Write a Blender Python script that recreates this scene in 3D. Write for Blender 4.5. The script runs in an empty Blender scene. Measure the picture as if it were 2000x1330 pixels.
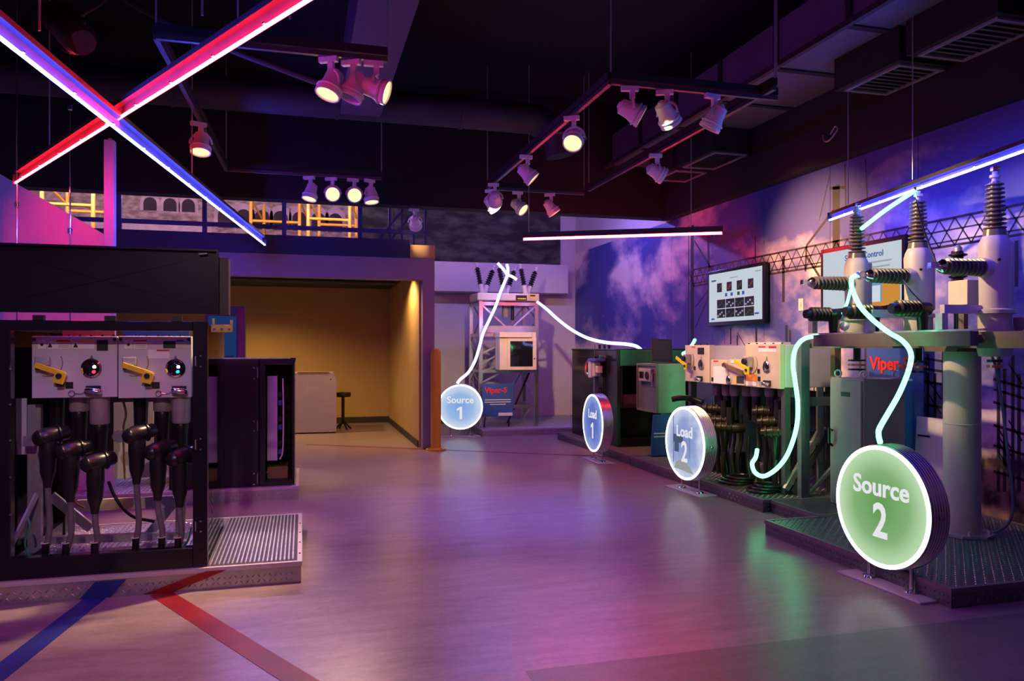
import bpy, bmesh, math, random
from mathutils import Vector, Matrix
random.seed(7)
PI = math.pi
SC = bpy.context.scene
COL = SC.collection

# ------------------------------------------------------------------ camera
# world X runs along the back wall (to the right), Y runs along the right wall (away)
F, EYE, CXP, CYP = 1490.0, 1.5, 1000.0, 680.0
YAW = math.atan(410 / 1490)
cY, sY = math.cos(YAW), math.sin(YAW)
cam_d = bpy.data.cameras.new('camera')
cam = bpy.data.objects.new('camera', cam_d)
COL.objects.link(cam)
cam.location = (0, 0, EYE)
cam.rotation_euler = (PI / 2, 0, -YAW)
cam_d.sensor_width = 36
cam_d.lens = 36 * F / 2000
cam_d.shift_y = 15 / 2000
cam_d.clip_end = 100
SC.camera = cam

# ------------------------------------------------------------------ world, exposure
world = bpy.data.worlds.new('world')
SC.world = world
world.use_nodes = True
bg = world.node_tree.nodes['Background']
bg.inputs[0].default_value = (0.46, 0.20, 0.50, 1)
bg.inputs[1].default_value = 0.17
vs = SC.view_settings
vs.view_transform = 'Standard'
vs.look = 'None'
vs.exposure = -0.22
vs.gamma = 1.0
vs.use_curve_mapping = False
SC.cycles.use_denoising = True
SC.cycles.sample_clamp_indirect = 4.0
SC.cycles.max_bounces = 6
SC.cycles.caustics_reflective = False
SC.cycles.caustics_refractive = False

BLUE_LED = (0.06, 0.07, 1.0)
RED_LED = (1.0, 0.012, 0.03)
BLUE_PW, RED_PW = 170.0, 165.0
WARM = (1.0, 0.66, 0.34)
SPOT_K = 3.2

# ------------------------------------------------------------------ pixel -> place helpers (measuring only)
def at_z(x, y, Z=0.0):
    d = (Z - EYE) * F / (CYP - y); k = (x - CXP) / F * d
    return Vector((cY * k + sY * d, -sY * k + cY * d, Z))
def at_a(x, y, A):
    kx = (x - CXP) / F; d = A / (cY * kx + sY); k = kx * d
    return Vector((A, -sY * k + cY * d, EYE + (CYP - y) / F * d))
def at_b(x, y, B):
    kx = (x - CXP) / F; d = B / (-sY * kx + cY); k = kx * d
    return Vector((cY * k + sY * d, B, EYE + (CYP - y) / F * d))

# ------------------------------------------------------------------ materials
MATS = {}
def mat(name, col=(.5, .5, .5), rough=.5, metal=0.0, var=.12, scale=9.0, bump=0.0, emit=None, es=0.0, spec=.5, stretch=(1, 1, 1), coat=0.0):
    if name in MATS: return MATS[name]
    m = bpy.data.materials.new(name); m.use_nodes = True
    nt = m.node_tree; b = nt.nodes['Principled BSDF']
    b.inputs['Roughness'].default_value = rough
    b.inputs['Metallic'].default_value = metal
    b.inputs['Specular IOR Level'].default_value = spec
    if coat: b.inputs['Coat Weight'].default_value = coat
    tc = nt.nodes.new('ShaderNodeTexCoord'); mp = nt.nodes.new('ShaderNodeMapping')
    mp.inputs['Scale'].default_value = stretch
    nz = nt.nodes.new('ShaderNodeTexNoise'); nz.inputs['Scale'].default_value = scale; nz.inputs['Detail'].default_value = 4
    nt.links.new(tc.outputs['Object'], mp.inputs[0]); nt.links.new(mp.outputs[0], nz.inputs['Vector'])
    rp = nt.nodes.new('ShaderNodeValToRGB')
    rp.color_ramp.elements[0].position = .3; rp.color_ramp.elements[1].position = .7
    lo = [max(0, c * (1 - var)) for c in col]; hi = [min(1, c * (1 + var)) for c in col]
    rp.color_ramp.elements[0].color = (*lo, 1); rp.color_ramp.elements[1].color = (*hi, 1)
    nt.links.new(nz.outputs['Fac'], rp.inputs[0]); nt.links.new(rp.outputs[0], b.inputs['Base Color'])
    if bump:
        bp = nt.nodes.new('ShaderNodeBump'); bp.inputs['Strength'].default_value = bump; bp.inputs['Distance'].default_value = .01
        nt.links.new(nz.outputs['Fac'], bp.inputs['Height']); nt.links.new(bp.outputs[0], b.inputs['Normal'])
    if emit:
        b.inputs['Emission Color'].default_value = (*emit, 1); b.inputs['Emission Strength'].default_value = es
    MATS[name] = m
    return m

def emis(name, col, s):
    if name in MATS: return MATS[name]
    m = bpy.data.materials.new(name); m.use_nodes = True
    nt = m.node_tree; nt.nodes.clear()
    e = nt.nodes.new('ShaderNodeEmission'); o = nt.nodes.new('ShaderNodeOutputMaterial')
    e.inputs[0].default_value = (*col, 1); e.inputs[1].default_value = s
    nt.links.new(e.outputs[0], o.inputs[0]); MATS[name] = m
    return m

def glass(name, tint=(.95, .96, .97), refl=.08):
    if name in MATS: return MATS[name]
    m = bpy.data.materials.new(name); m.use_nodes = True
    nt = m.node_tree; nt.nodes.clear()
    t = nt.nodes.new('ShaderNodeBsdfTransparent'); t.inputs[0].default_value = (*tint, 1)
    g = nt.nodes.new('ShaderNodeBsdfGlossy'); g.inputs['Roughness'].default_value = .03
    fr = nt.nodes.new('ShaderNodeFresnel'); fr.inputs[0].default_value = 1.45
    mx = nt.nodes.new('ShaderNodeMixShader'); o = nt.nodes.new('ShaderNodeOutputMaterial')
    nt.links.new(fr.outputs[0], mx.inputs[0]); nt.links.new(t.outputs[0], mx.inputs[1]); nt.links.new(g.outputs[0], mx.inputs[2])
    nt.links.new(mx.outputs[0], o.inputs[0]); MATS[name] = m
    return m

def sign_face(name, mid, rim, strength, cloud=0.0):
    """back-lit acrylic disc: edge-lit, so brighter near its rim; radius .385, local XZ plane"""
    m = bpy.data.materials.new(name); m.use_nodes = True
    nt = m.node_tree; nt.nodes.clear()
    tc = nt.nodes.new('ShaderNodeTexCoord'); ln = nt.nodes.new('ShaderNodeVectorMath'); ln.operation = 'LENGTH'
    mul = nt.nodes.new('ShaderNodeVectorMath'); mul.operation = 'MULTIPLY'; mul.inputs[1].default_value = (1, 0, 1)
    nt.links.new(tc.outputs['Object'], mul.inputs[0]); nt.links.new(mul.outputs[0], ln.inputs[0])
    rp = nt.nodes.new('ShaderNodeValToRGB'); e = rp.color_ramp.elements
    e[0].position = .0; e[0].color = (*mid, 1); e[1].position = .385; e[1].color = (*rim, 1)
    k = rp.color_ramp.elements.new(.22); k.color = (*[a * .75 + b * .25 for a, b in zip(mid, rim)], 1)
    src = ln.outputs['Value']
    if cloud:
        nz = nt.nodes.new('ShaderNodeTexNoise'); nz.inputs['Scale'].default_value = 6; nz.inputs['Detail'].default_value = 6
        nt.links.new(tc.outputs['Object'], nz.inputs['Vector'])
        ma = nt.nodes.new('ShaderNodeMath'); ma.operation = 'MULTIPLY_ADD'
        ma.inputs[1].default_value = cloud; nt.links.new(nz.outputs['Fac'], ma.inputs[0])
        sb = nt.nodes.new('ShaderNodeMath'); sb.operation = 'SUBTRACT'; sb.inputs[1].default_value = cloud * .5
        nt.links.new(ln.outputs['Value'], ma.inputs[2]); nt.links.new(ma.outputs[0], sb.inputs[0]); src = sb.outputs[0]
    nt.links.new(src, rp.inputs[0])
    em = nt.nodes.new('ShaderNodeEmission'); em.inputs[1].default_value = strength
    o = nt.nodes.new('ShaderNodeOutputMaterial')
    nt.links.new(rp.outputs[0], em.inputs[0]); nt.links.new(em.outputs[0], o.inputs[0])
    return m

M_wall = mat('painted_wall', (.56, .52, .56), .75, var=.04, scale=3)
M_fascia = mat('mauve_grey_fascia', (.30, .255, .30), .7, var=.05, scale=3)
M_tanwall = mat('tan_painted_wall', (.50, .35, .14), .8, var=.05, scale=2)
M_black = mat('black_paint', (.007, .006, .008), .8, var=.2)
M_ceil = mat('black_ceiling', (.006, .005, .006), .95, var=.3, scale=1.5)
M_duct = mat('black_painted_duct', (.030, .026, .032), .6, var=.2, scale=3)
M_ductlite = mat('dull_grey_duct', (.11, .10, .13), .5, var=.15, scale=3)
M_navy = mat('navy_paint', (.020, .030, .085), .6, var=.1)
M_bluerail = mat('blue_rail_paint', (.03, .06, .20), .45, var=.1)
M_blackgloss = mat('black_enamel', (.008, .0075, .011), .2, var=.15, scale=4)
M_blacksteel = mat('black_powder_coat', (.010, .0095, .013), .35, var=.15, scale=5)
M_darkgreen = mat('dark_green_enamel', (.010, .035, .022), .28, var=.2, scale=4)
M_greygreen = mat('grey_green_enamel', (.22, .27, .23), .4, var=.08)
M_panel = mat('light_grey_enamel', (.62, .59, .63), .4, var=.05, scale=4)
M_tan = mat('beige_enamel', (.66, .57, .44), .42, var=.07, scale=5)
M_greycab = mat('warm_grey_enamel', (.27, .24, .25), .5, var=.06, scale=3)
M_alum = mat('brushed_aluminium', (.62, .60, .62), .32, 1.0, var=.08, scale=6, stretch=(1, 1, 9))
M_galv = mat('galvanised_steel', (.55, .54, .55), .42, .8, var=.18, scale=16)
M_chrome = mat('chrome', (.8, .8, .82), .12, 1.0, var=.03)
M_tread = mat('aluminium_tread_plate', (.46, .44, .46), .36, .7, var=.1, scale=20)
M_treaddark = mat('dark_tread_plate', (.15, .145, .155), .36, .6, var=.12, scale=16)  # darker tread tone for the platforms along the mural
M_trimdark = mat('dark_platform_edging', (.20, .165, .18), .45, .2, var=.08)
M_trim = mat('light_platform_edging', (.60, .55, .58), .45, .2, var=.06)
M_rubber = mat('black_rubber', (.012, .011, .012), .32, var=.2, scale=12)
M_cablegrey = mat('grey_cable_jacket', (.16, .14, .17), .5, var=.2, scale=20)
M_porcelain = mat('brown_grey_porcelain', (.15, .125, .10), .3, var=.15, scale=10)
M_cream = mat('cream_cast_epoxy', (.52, .47, .44), .45, var=.05, scale=6)
M_pipe = mat('grey_painted_pipe', (.50, .50, .46), .5, var=.05, scale=4)
M_yellow = mat('yellow_paint', (.85, .66, .02), .4, var=.08)
M_yellowbar = mat('yellow_scaffold_paint', (.62, .34, .02), .5, var=.12)
M_orangelabel = mat('orange_label', (.85, .30, .03), .5, var=.05)
M_redlabel = mat('red_label', (.62, .03, .03), .5, var=.05)
M_whitelabel = mat('white_label', (.88, .87, .87), .5, var=.03)
M_blacklabel = mat('black_label', (.015, .015, .018), .35, var=.1)
M_bluelabel = mat('blue_print', (.03, .10, .38), .5, var=.08, scale=3)
M_whiteprint = mat('white_print', (.80, .80, .84), .5, var=.02)
M_redprint = mat('red_print', (.80, .03, .03), .5, var=.02)
M_brass = mat('yellow_zinc_plate', (.55, .42, .18), .3, .9, var=.2, scale=20)
M_white = mat('white_powder_coat', (.70, .68, .72), .35, var=.04)
M_wood = mat('brown_timber', (.20, .12, .065), .6, var=.3, scale=5, stretch=(8, 8, 1))
M_brownsteel = mat('brown_grey_channel', (.13, .10, .10), .5, var=.12)
M_bluetape = mat('blue_floor_tape', (.02, .035, .26), .45, var=.15, scale=6)
M_redtape = mat('red_floor_tape', (.27, .008, .012), .45, var=.2, scale=5)
M_copper = mat('copper_bar', (.60, .25, .12), .3, .9)
M_glass = glass('clear_acrylic')
M_greenwire = mat('green_wire', (.01, .28, .16), .4)
M_yellowwire = mat('yellow_wire', (.6, .42, .03), .4)
M_pinkwall = mat('white_panel_wall', (.80, .74, .77), .7, var=.05, scale=2)
M_bollard = mat('yellow_bollard_sleeve', (.72, .46, .02), .45, var=.06)
M_dark = mat('dark_interior', (.03, .03, .035), .6)
M_olive = mat('olive_enamel', (.22, .20, .06), .5)
M_laptop = mat('dark_plastic', (.02, .022, .03), .35)
M_screenoff = mat('dark_glass_window', (.008, .010, .012), .06, var=.2, coat=.6)

# floor vinyl: mottled grey with long soft streaks
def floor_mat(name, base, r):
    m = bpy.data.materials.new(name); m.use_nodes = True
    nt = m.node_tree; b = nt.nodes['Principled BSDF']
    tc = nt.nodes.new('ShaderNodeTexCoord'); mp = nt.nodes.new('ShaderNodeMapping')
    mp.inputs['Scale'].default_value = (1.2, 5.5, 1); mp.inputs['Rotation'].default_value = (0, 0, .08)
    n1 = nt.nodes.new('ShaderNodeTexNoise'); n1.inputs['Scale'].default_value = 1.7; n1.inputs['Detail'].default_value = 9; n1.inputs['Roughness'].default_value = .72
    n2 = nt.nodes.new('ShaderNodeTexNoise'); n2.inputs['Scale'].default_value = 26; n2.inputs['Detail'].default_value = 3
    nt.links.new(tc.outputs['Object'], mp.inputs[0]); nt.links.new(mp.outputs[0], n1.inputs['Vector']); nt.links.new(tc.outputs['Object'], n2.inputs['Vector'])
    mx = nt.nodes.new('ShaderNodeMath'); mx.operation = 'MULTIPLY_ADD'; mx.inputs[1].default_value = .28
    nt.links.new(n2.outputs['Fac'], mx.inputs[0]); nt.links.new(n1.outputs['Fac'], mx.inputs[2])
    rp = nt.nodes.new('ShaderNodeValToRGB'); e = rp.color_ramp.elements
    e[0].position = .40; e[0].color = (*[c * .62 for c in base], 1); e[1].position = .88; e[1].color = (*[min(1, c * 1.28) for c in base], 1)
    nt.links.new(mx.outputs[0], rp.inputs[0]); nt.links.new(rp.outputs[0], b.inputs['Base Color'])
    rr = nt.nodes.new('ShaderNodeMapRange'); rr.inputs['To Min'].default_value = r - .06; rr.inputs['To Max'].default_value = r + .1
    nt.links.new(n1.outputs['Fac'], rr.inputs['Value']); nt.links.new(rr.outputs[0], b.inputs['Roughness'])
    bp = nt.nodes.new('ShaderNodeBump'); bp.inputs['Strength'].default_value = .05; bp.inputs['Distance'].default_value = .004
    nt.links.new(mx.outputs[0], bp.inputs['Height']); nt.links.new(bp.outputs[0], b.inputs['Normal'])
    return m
M_floor = floor_mat('mottled_vinyl_floor', (.335, .255, .262), .29)
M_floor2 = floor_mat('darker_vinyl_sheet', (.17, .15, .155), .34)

def mural_mat():
    m = bpy.data.materials.new('printed_sky_mural'); m.use_nodes = True
    nt = m.node_tree; b = nt.nodes['Principled BSDF']; b.inputs['Roughness'].default_value = .55
    tc = nt.nodes.new('ShaderNodeTexCoord')
    mp = nt.nodes.new('ShaderNodeMapping'); mp.inputs['Scale'].default_value = (1, .62, .95); mp.inputs['Rotation'].default_value = (.2, 0, 0)
    mp.inputs['Location'].default_value = (0, 1.45, .6)
    nt.links.new(tc.outputs['Object'], mp.inputs[0])
    n = nt.nodes.new('ShaderNodeTexNoise'); n.inputs['Scale'].default_value = .95; n.inputs['Detail'].default_value = 8; n.inputs['Roughness'].default_value = .55
    n.inputs['Distortion'].default_value = .15
    nt.links.new(mp.outputs[0], n.inputs['Vector'])
    rp = nt.nodes.new('ShaderNodeValToRGB'); e = rp.color_ramp.elements
    e[0].position = .47; e[0].color = (.055, .065, .30, 1); e[1].position = .62; e[1].color = (.80, .68, .64, 1)
    k = e.new(.53); k.color = (.26, .22, .42, 1)
    nt.links.new(n.outputs['Fac'], rp.inputs[0])
    # landscape below the horizon of the print
    sp = nt.nodes.new('ShaderNodeSeparateXYZ'); nt.links.new(tc.outputs['Object'], sp.inputs[0])
    n2 = nt.nodes.new('ShaderNodeTexNoise'); n2.inputs['Scale'].default_value = 5; n2.inputs['Detail'].default_value = 8
    nt.links.new(tc.outputs['Object'], n2.inputs['Vector'])
    r2 = nt.nodes.new('ShaderNodeValToRGB'); f = r2.color_ramp.elements
    f[0].position = .42; f[0].color = (.03, .022, .02, 1); f[1].position = .62; f[1].color = (.42, .29, .17, 1)
    nt.links.new(n2.outputs['Fac'], r2.inputs[0])
    ad = nt.nodes.new('ShaderNodeMath'); ad.operation = 'MULTIPLY_ADD'; ad.inputs[1].default_value = .45; nt.links.new(n2.outputs['Fac'], ad.inputs[0]); nt.links.new(sp.outputs['Z'], ad.inputs[2])
    mr = nt.nodes.new('ShaderNodeMapRange'); mr.inputs['From Min'].default_value = .78; mr.inputs['From Max'].default_value = .95
    nt.links.new(ad.outputs[0], mr.inputs['Value'])
    mx = nt.nodes.new('ShaderNodeMix'); mx.data_type = 'RGBA'
    nt.links.new(mr.outputs[0], mx.inputs['Factor']); nt.links.new(r2.outputs[0], mx.inputs['A']); nt.links.new(rp.outputs[0], mx.inputs['B'])
    nt.links.new(mx.outputs['Result'], b.inputs['Base Color'])
    return m
M_mural = mural_mat()

def two_tone(name, c0, c1, scale, p0, p1, stretch=(1, 1, 1)):
    m = mat(name, (.5, .5, .5), .7, var=.1, scale=scale, stretch=stretch)
    rp = [n for n in m.node_tree.nodes if n.type == 'VALTORGB'][0]; e = rp.color_ramp.elements
    e[0].position = p0; e[0].color = (*c0, 1); e[1].position = p1; e[1].color = (*c1, 1)
    [n for n in m.node_tree.nodes if n.type == 'TEX_NOISE'][0].inputs['Detail'].default_value = 8
    return m
M_forest = two_tone('printed_forest', (.010, .014, .010), (.10, .11, .085), 2.2, .42, .70, (1, 1, 2.6))
M_stone = two_tone('printed_stone_facade', (.20, .16, .12), (.55, .46, .38), 7, .35, .68, (1, 1, 2))

# ------------------------------------------------------------------ mesh builder
class MB:
    def __init__(s): s.v = []; s.f = []
    def add(s, vs_, fs):
        o = len(s.v); s.v += [tuple(p) for p in vs_]; s.f += [tuple(i + o for i in f) for f in fs]; return s
    def box(s, x0, y0, z0, x1, y1, z1):
        return s.add([(x, y, z) for z in (z0, z1) for y in (y0, y1) for x in (x0, x1)],
                     [(0, 2, 3, 1), (4, 5, 7, 6), (0, 1, 5, 4), (2, 6, 7, 3), (0, 4, 6, 2), (1, 3, 7, 5)])
    def obox(s, c, size, M=None):
        M = M or Matrix.Identity(3); c = Vector(c); h = [d / 2 for d in size]
        return s.add([c + M @ Vector((x * h[0], y * h[1], z * h[2])) for z in (-1, 1) for y in (-1, 1) for x in (-1, 1)],
                     [(0, 2, 3, 1), (4, 5, 7, 6), (0, 1, 5, 4), (2, 6, 7, 3), (0, 4, 6, 2), (1, 3, 7, 5)])
    def bar(s, p0, p1, w, h, up=(0, 0, 1)):
        p0 = Vector(p0); p1 = Vector(p1); d = (p1 - p0); L = d.length; d.normalize(); up = Vector(up)
        if abs(d.dot(up)) > .99: up = Vector((0, 1, 0))
        x = d.cross(up).normalized(); z = x.cross(d).normalized()
        return s.obox((p0 + p1) / 2, (w, L, h), Matrix((x, d, z)).transposed())
    def cyl(s, p0, p1, r0, r1=None, n=14, caps=True):
        r1 = r0 if r1 is None else r1
        p0 = Vector(p0); p1 = Vector(p1); d = (p1 - p0).normalized()
        return s.lathe([(r0, 0), (r1, (p1 - p0).length)], p0, d, n, caps)
    def lathe(s, prof, o, d=(0, 0, 1), n=16, caps=True):
        o = Vector(o); d = Vector(d).normalized(); u = d.orthogonal().normalized(); w = d.cross(u)
        V = []; Fc = []
        for r, h in prof:
            for i in range(n):
                t = 2 * PI * i / n; V.append(o + d * h + (u * math.cos(t) + w * math.sin(t)) * max(r, 1e-4))
        for j in range(len(prof) - 1):
            for i in range(n):
                k = (i + 1) % n; Fc.append((j * n + i, j * n + k, (j + 1) * n + k, (j + 1) * n + i))
        if caps:
            Fc.append(tuple(range(n))[::-1]); Fc.append(tuple(range((len(prof) - 1) * n, len(prof) * n)))
        return s.add(V, Fc)
    def tube(s, pts, r, n=8, sub=5):
        P = [Vector(p) for p in pts]
        if sub > 1 and len(P) > 2:
            Q = [P[0] * 2 - P[1]] + P + [P[-1] * 2 - P[-2]]; R = []
            for i in range(1, len(Q) - 2):
                a, b, c, d = Q[i - 1:i + 3]
                for k in range(sub):
                    t = k / sub
                    R.append(.5 * ((2 * b) + (c - a) * t + (2 * a - 5 * b + 4 * c - d) * t * t + (3 * b - a - 3 * c + d) * t ** 3))
            R.append(P[-1]); P = R
        V = []; Fc = []; u = None
        for i, p in enumerate(P):
            t = (P[min(i + 1, len(P) - 1)] - P[max(i - 1, 0)]).normalized()
            if u is None: u = t.orthogonal().normalized()
            u = (u - t * u.dot(t)).normalized(); w = t.cross(u)
            rr = r(i / (len(P) - 1)) if callable(r) else r
            for k in range(n):
                an = 2 * PI * k / n; V.append(p + (u * math.cos(an) + w * math.sin(an)) * rr)
        for j in range(len(P) - 1):
            for k in range(n):
                l = (k + 1) % n; Fc.append((j * n + k, j * n + l, (j + 1) * n + l, (j + 1) * n + k))
        Fc.append(tuple(range(n))[::-1]); Fc.append(tuple(range((len(P) - 1) * n, len(P) * n)))
        return s.add(V, Fc)
    def prism(s, poly, ext):
        """poly: list of 3D points (planar), ext: extrusion vector"""
        n = len(poly); e = Vector(ext); A = [Vector(p) for p in poly]
        return s.add(A + [p + e for p in A], [tuple(range(n))[::-1], tuple(range(n, 2 * n))] + [(i, (i + 1) % n, n + (i + 1) % n, n + i) for i in range(n)])
    def torus(s, c, d, R, r, n=20, m=8, a0=0, a1=2 * PI, ref=None):
        c = Vector(c); d = Vector(d).normalized(); u = Vector(ref) if ref else d.orthogonal().normalized(); w = d.cross(u)
        k = n if a1 - a0 < 2 * PI - 1e-4 else n
        pts = [c + (u * math.cos(a0 + (a1 - a0) * i / k) + w * math.sin(a0 + (a1 - a0) * i / k)) * R for i in range(k + 1)]
        return s.tube(pts, r, m, 1)
    def mesh(s, name):
        me = bpy.data.meshes.new(name); me.from_pydata(s.v, [], s.f)
        bm = bmesh.new(); bm.from_mesh(me); bmesh.ops.recalc_face_normals(bm, faces=bm.faces); bm.to_mesh(me); bm.free()
        return me
    def build(s, name, m, parent=None, smooth=False, bevel=0.0, kind=None):
        return link(name, s.mesh(name), m, parent, smooth, bevel, kind)

def link(name, me, m, parent=None, smooth=False, bevel=0.0, kind=None):
    if m is not None and not me.materials: me.materials.append(m)
    if smooth:
        me.polygons.foreach_set('use_smooth', [True] * len(me.polygons)); me.set_sharp_from_angle(angle=math.radians(38))
    o = bpy.data.objects.new(name, me); COL.objects.link(o)
    if parent: o.parent = parent
    if bevel:
        b = o.modifiers.new('bevel', 'BEVEL'); b.width = bevel; b.segments = 2; b.limit_method = 'ANGLE'
    if kind: o['kind'] = kind
    return o

def tag(o, label, cat, group=None):
    o['label'] = label; o['category'] = cat
    if group: o['group'] = group
    return o
def thing(name, label, cat, loc=(0, 0, 0), rz=0.0, group=None):
    o = bpy.data.objects.new(name, None); COL.objects.link(o); o.empty_display_size = .1
    o.location = loc; o.rotation_euler = (0, 0, rz)
    return tag(o, label, cat, group)
def struct(name, mb, m, parent=None, bevel=0.0):
    o = mb.build(name, m, parent, bevel=bevel)
    if parent is None: o['kind'] = 'structure'
    return o
def sub(root, mb): return mb
def bx(*a): return MB().box(*a)

def text(s, size, m, parent, loc, name='lettering', bold=0.0, ext=.0015, align='CENTER', rx=PI / 2, rz=0.0, sx=1.0, spacing=1.0):
    """front faces -Y in local space"""
    cu = bpy.data.curves.new('txt', 'FONT'); cu.body = s; cu.size = size; cu.extrude = ext; cu.offset = bold
    cu.align_x = align; cu.align_y = 'CENTER'; cu.resolution_u = 3; cu.space_line = .9; cu.space_character = spacing
    t = bpy.data.objects.new('txt', cu); COL.objects.link(t)
    dg = bpy.context.evaluated_depsgraph_get(); me = bpy.data.meshes.new_from_object(t.evaluated_get(dg))
    bpy.data.objects.remove(t); bpy.data.curves.remove(cu)
    me.materials.clear()
    o = link(name, me, m, parent); o.location = loc; o.rotation_euler = (rx, 0, rz); o.scale = (sx, 1, 1)
    return o

# front-facing local rectangle helper: slab on a -Y facing panel
def slab(x0, z0, x1, z1, y, t=.003): return MB().box(x0, y - t, z0, x1, y, z1)

# ================================================================== THE ROOM
fl = struct('floor', bx(-9, -2.5, -.1, 7, 16.5, 0), M_floor)
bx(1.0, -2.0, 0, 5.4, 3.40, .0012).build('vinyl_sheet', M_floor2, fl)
struct('ceiling', bx(-9, -1.0, 5.2, 7, 16.5, 5.3), M_ceil)
wr = struct('wall_right', bx(5.5, -2.5, 0, 5.7, 15.2, 5.2), M_wall)
# printed sky mural pasted up in vertical strips
b0 = -.3; k = 0
while b0 < 14.9:
    b1 = min(b0 + 1.22, 14.98)
    bx(5.488, b0 + .003, .0, 5.5, b1 - .003, 3.462).build('mural_panel', M_mural, wr)
    b0 = b1
struct('trim_1', bx(5.34, -1.0, 3.465, 5.5, 10.7, 5.2), M_black)
struct('trim_2', bx(-9, 10.7, 3.50, 5.5, 10.95, 5.2), M_black)
# back wall with boxed header
wb = struct('wall_back', bx(1.725, 15.0, 0, 5.7, 15.2, 5.2), M_wall)
for i in range(3):
    a = 2.45 + i * 1.02
    bx(a, 14.992, .12, a + 1.0, 15.0, 2.60).build('wall_panel', M_wall, wb, bevel=.003)
struct('trim_3', bx(1.9, 14.5, 2.60, 5.16, 15.0, 3.17), M_wall, bevel=.004)
wu = struct('wall_back_upper', bx(-9, 15.0, 2.83, 1.72, 15.2, 5.2), M_black)
bx(-7.5, 14.975, 3.09, 1.02, 15.0, 4.6).build('printed_facade', M_stone, wu)
bx(1.03, 14.975, 3.09, 1.72, 15.0, 4.6).build('printed_forest', M_forest, wu)
bx(1.73, 14.975, 3.17, 5.16, 15.0, 4.6).build('printed_forest', M_forest, wb)
M_archlight = mat('printed_pale_stone', (.55, .45, .46), .7, var=.2, scale=9)
M_archdark = mat('printed_dark_opening', (.04, .03, .035), .8)
def arch(cx, z0, w, h, parent):
    def shape(w, h, y):
        p = [(cx - w / 2, y, z0), (cx + w / 2, y, z0)] + [(cx + w / 2 * math.cos(t), y, z0 + h - w / 2 + w / 2 * math.sin(t)) for t in [PI * i / 8 for i in range(9)]]
        return p
    MB().prism(shape(w * 1.5, h * 1.3, 14.972), (0, .004, 0)).build('printed_arch', M_archlight, parent)
    MB().prism(shape(w, h, 14.969), (0, .004, 0)).build('printed_window', M_archdark, parent)
    bx(cx - w * .6, 14.970, z0 + h * 1.6, cx + w * .6, 14.973, z0 + h * 1.95).build('printed_stone_band', M_archlight, parent)
for x in (293, 332, 368): arch(at_b(x, 400, 14.97).x, 3.98, .22, .24, wu)
for x in (440, 476, 512, 548, 585, 622, 655): arch(at_b(x, 400, 14.97).x, 3.72, .26, .36, wu)
bx(-7.5, 14.966, 3.60, -1.6, 14.972, 3.82).build('printed_parapet', M_archlight, wu)

# mezzanine front with the passage under it
struct('wall_mezzanine', bx(-9, 11.25, 2.51, 1.90, 11.45, 2.83), M_fascia)
struct('wall_passage_left', bx(-9, 11.25, 0, -2.6, 11.45, 2.51), M_wall)
struct('wall_passage_right', bx(1.725, 11.25, 0, 1.90, 15.0, 2.51), M_fascia)
bp_ = struct('wall_passage_back', bx(-6, 15.6, 0, 1.9, 15.75, 2.83), M_tanwall)
struct('wall_passage_inner', bx(1.70, 11.46, 0, 1.725, 15.6, 2.68), M_tanwall)
struct('ceiling_passage', bx(-9, 11.45, 2.70, 1.72, 15.6, 2.78), M_dark)
struct('floor_mezzanine', bx(-9, 11.3, 2.84, 1.9, 15.0, 3.0), M_navy)
struct('trim_4', bx(-9, 11.2, 2.83, 1.52, 11.3, 3.09), M_navy)
struct('trim_5', bx(1.53, 11.2, 2.83, 1.90, 11.4, 3.02), M_tanwall)
struct('baseboard_passage', bx(-6, 15.57, 0, 1.70, 15.6, .12), M_dark)
struct('baseboard_passage_right', bx(1.68, 11.5, 0, 1.70, 15.57, .10), M_dark)
struct('baseboard_back', bx(1.9, 14.97, 0, 5.48, 14.992, .10), M_dark)

# mezzanine guard rail
rail = thing('guard_rail', 'dark blue steel guard rail along the mezzanine edge above the passage', 'railing', (0, 11.32, 3.09))
for x in (50, 233, 400, 555, 703):
    a = at_b(x, 400, 11.32).x
    bx(a - .03, -.03, -.09, a + .03, .03, .80).build('post', M_bluerail, rail)
bx(-8.5, -.02, .10, 1.85, .02, .16).build('lower_rail', M_bluerail, rail)
bx(-8.5, -.025, .74, 1.85, .025, .80).build('top_rail', M_bluerail, rail)
# small blue gate frame at its end
gt = thing('stair_gate', 'blue steel gate frame with diagonal braces at the end of the guard rail', 'gate', (1.55, 11.55, 3.0))
for xx in (-.28, -.1, .08, .26): MB().box(xx - .018, -.018, 0, xx + .018, .018, .85).build('upright', M_bluerail, gt)
MB().bar((-.28, 0, .82), (.26, 0, .82), .03, .03).build('crossbar', M_bluerail, gt)
MB().bar((-.5, 0, .05), (.08, 0, .80), .03, .03).build('brace', M_bluerail, gt)
MB().bar((-.32, .03, .05), (.26, .03, .80), .03, .03).build('brace', M_bluerail, gt)

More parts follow.
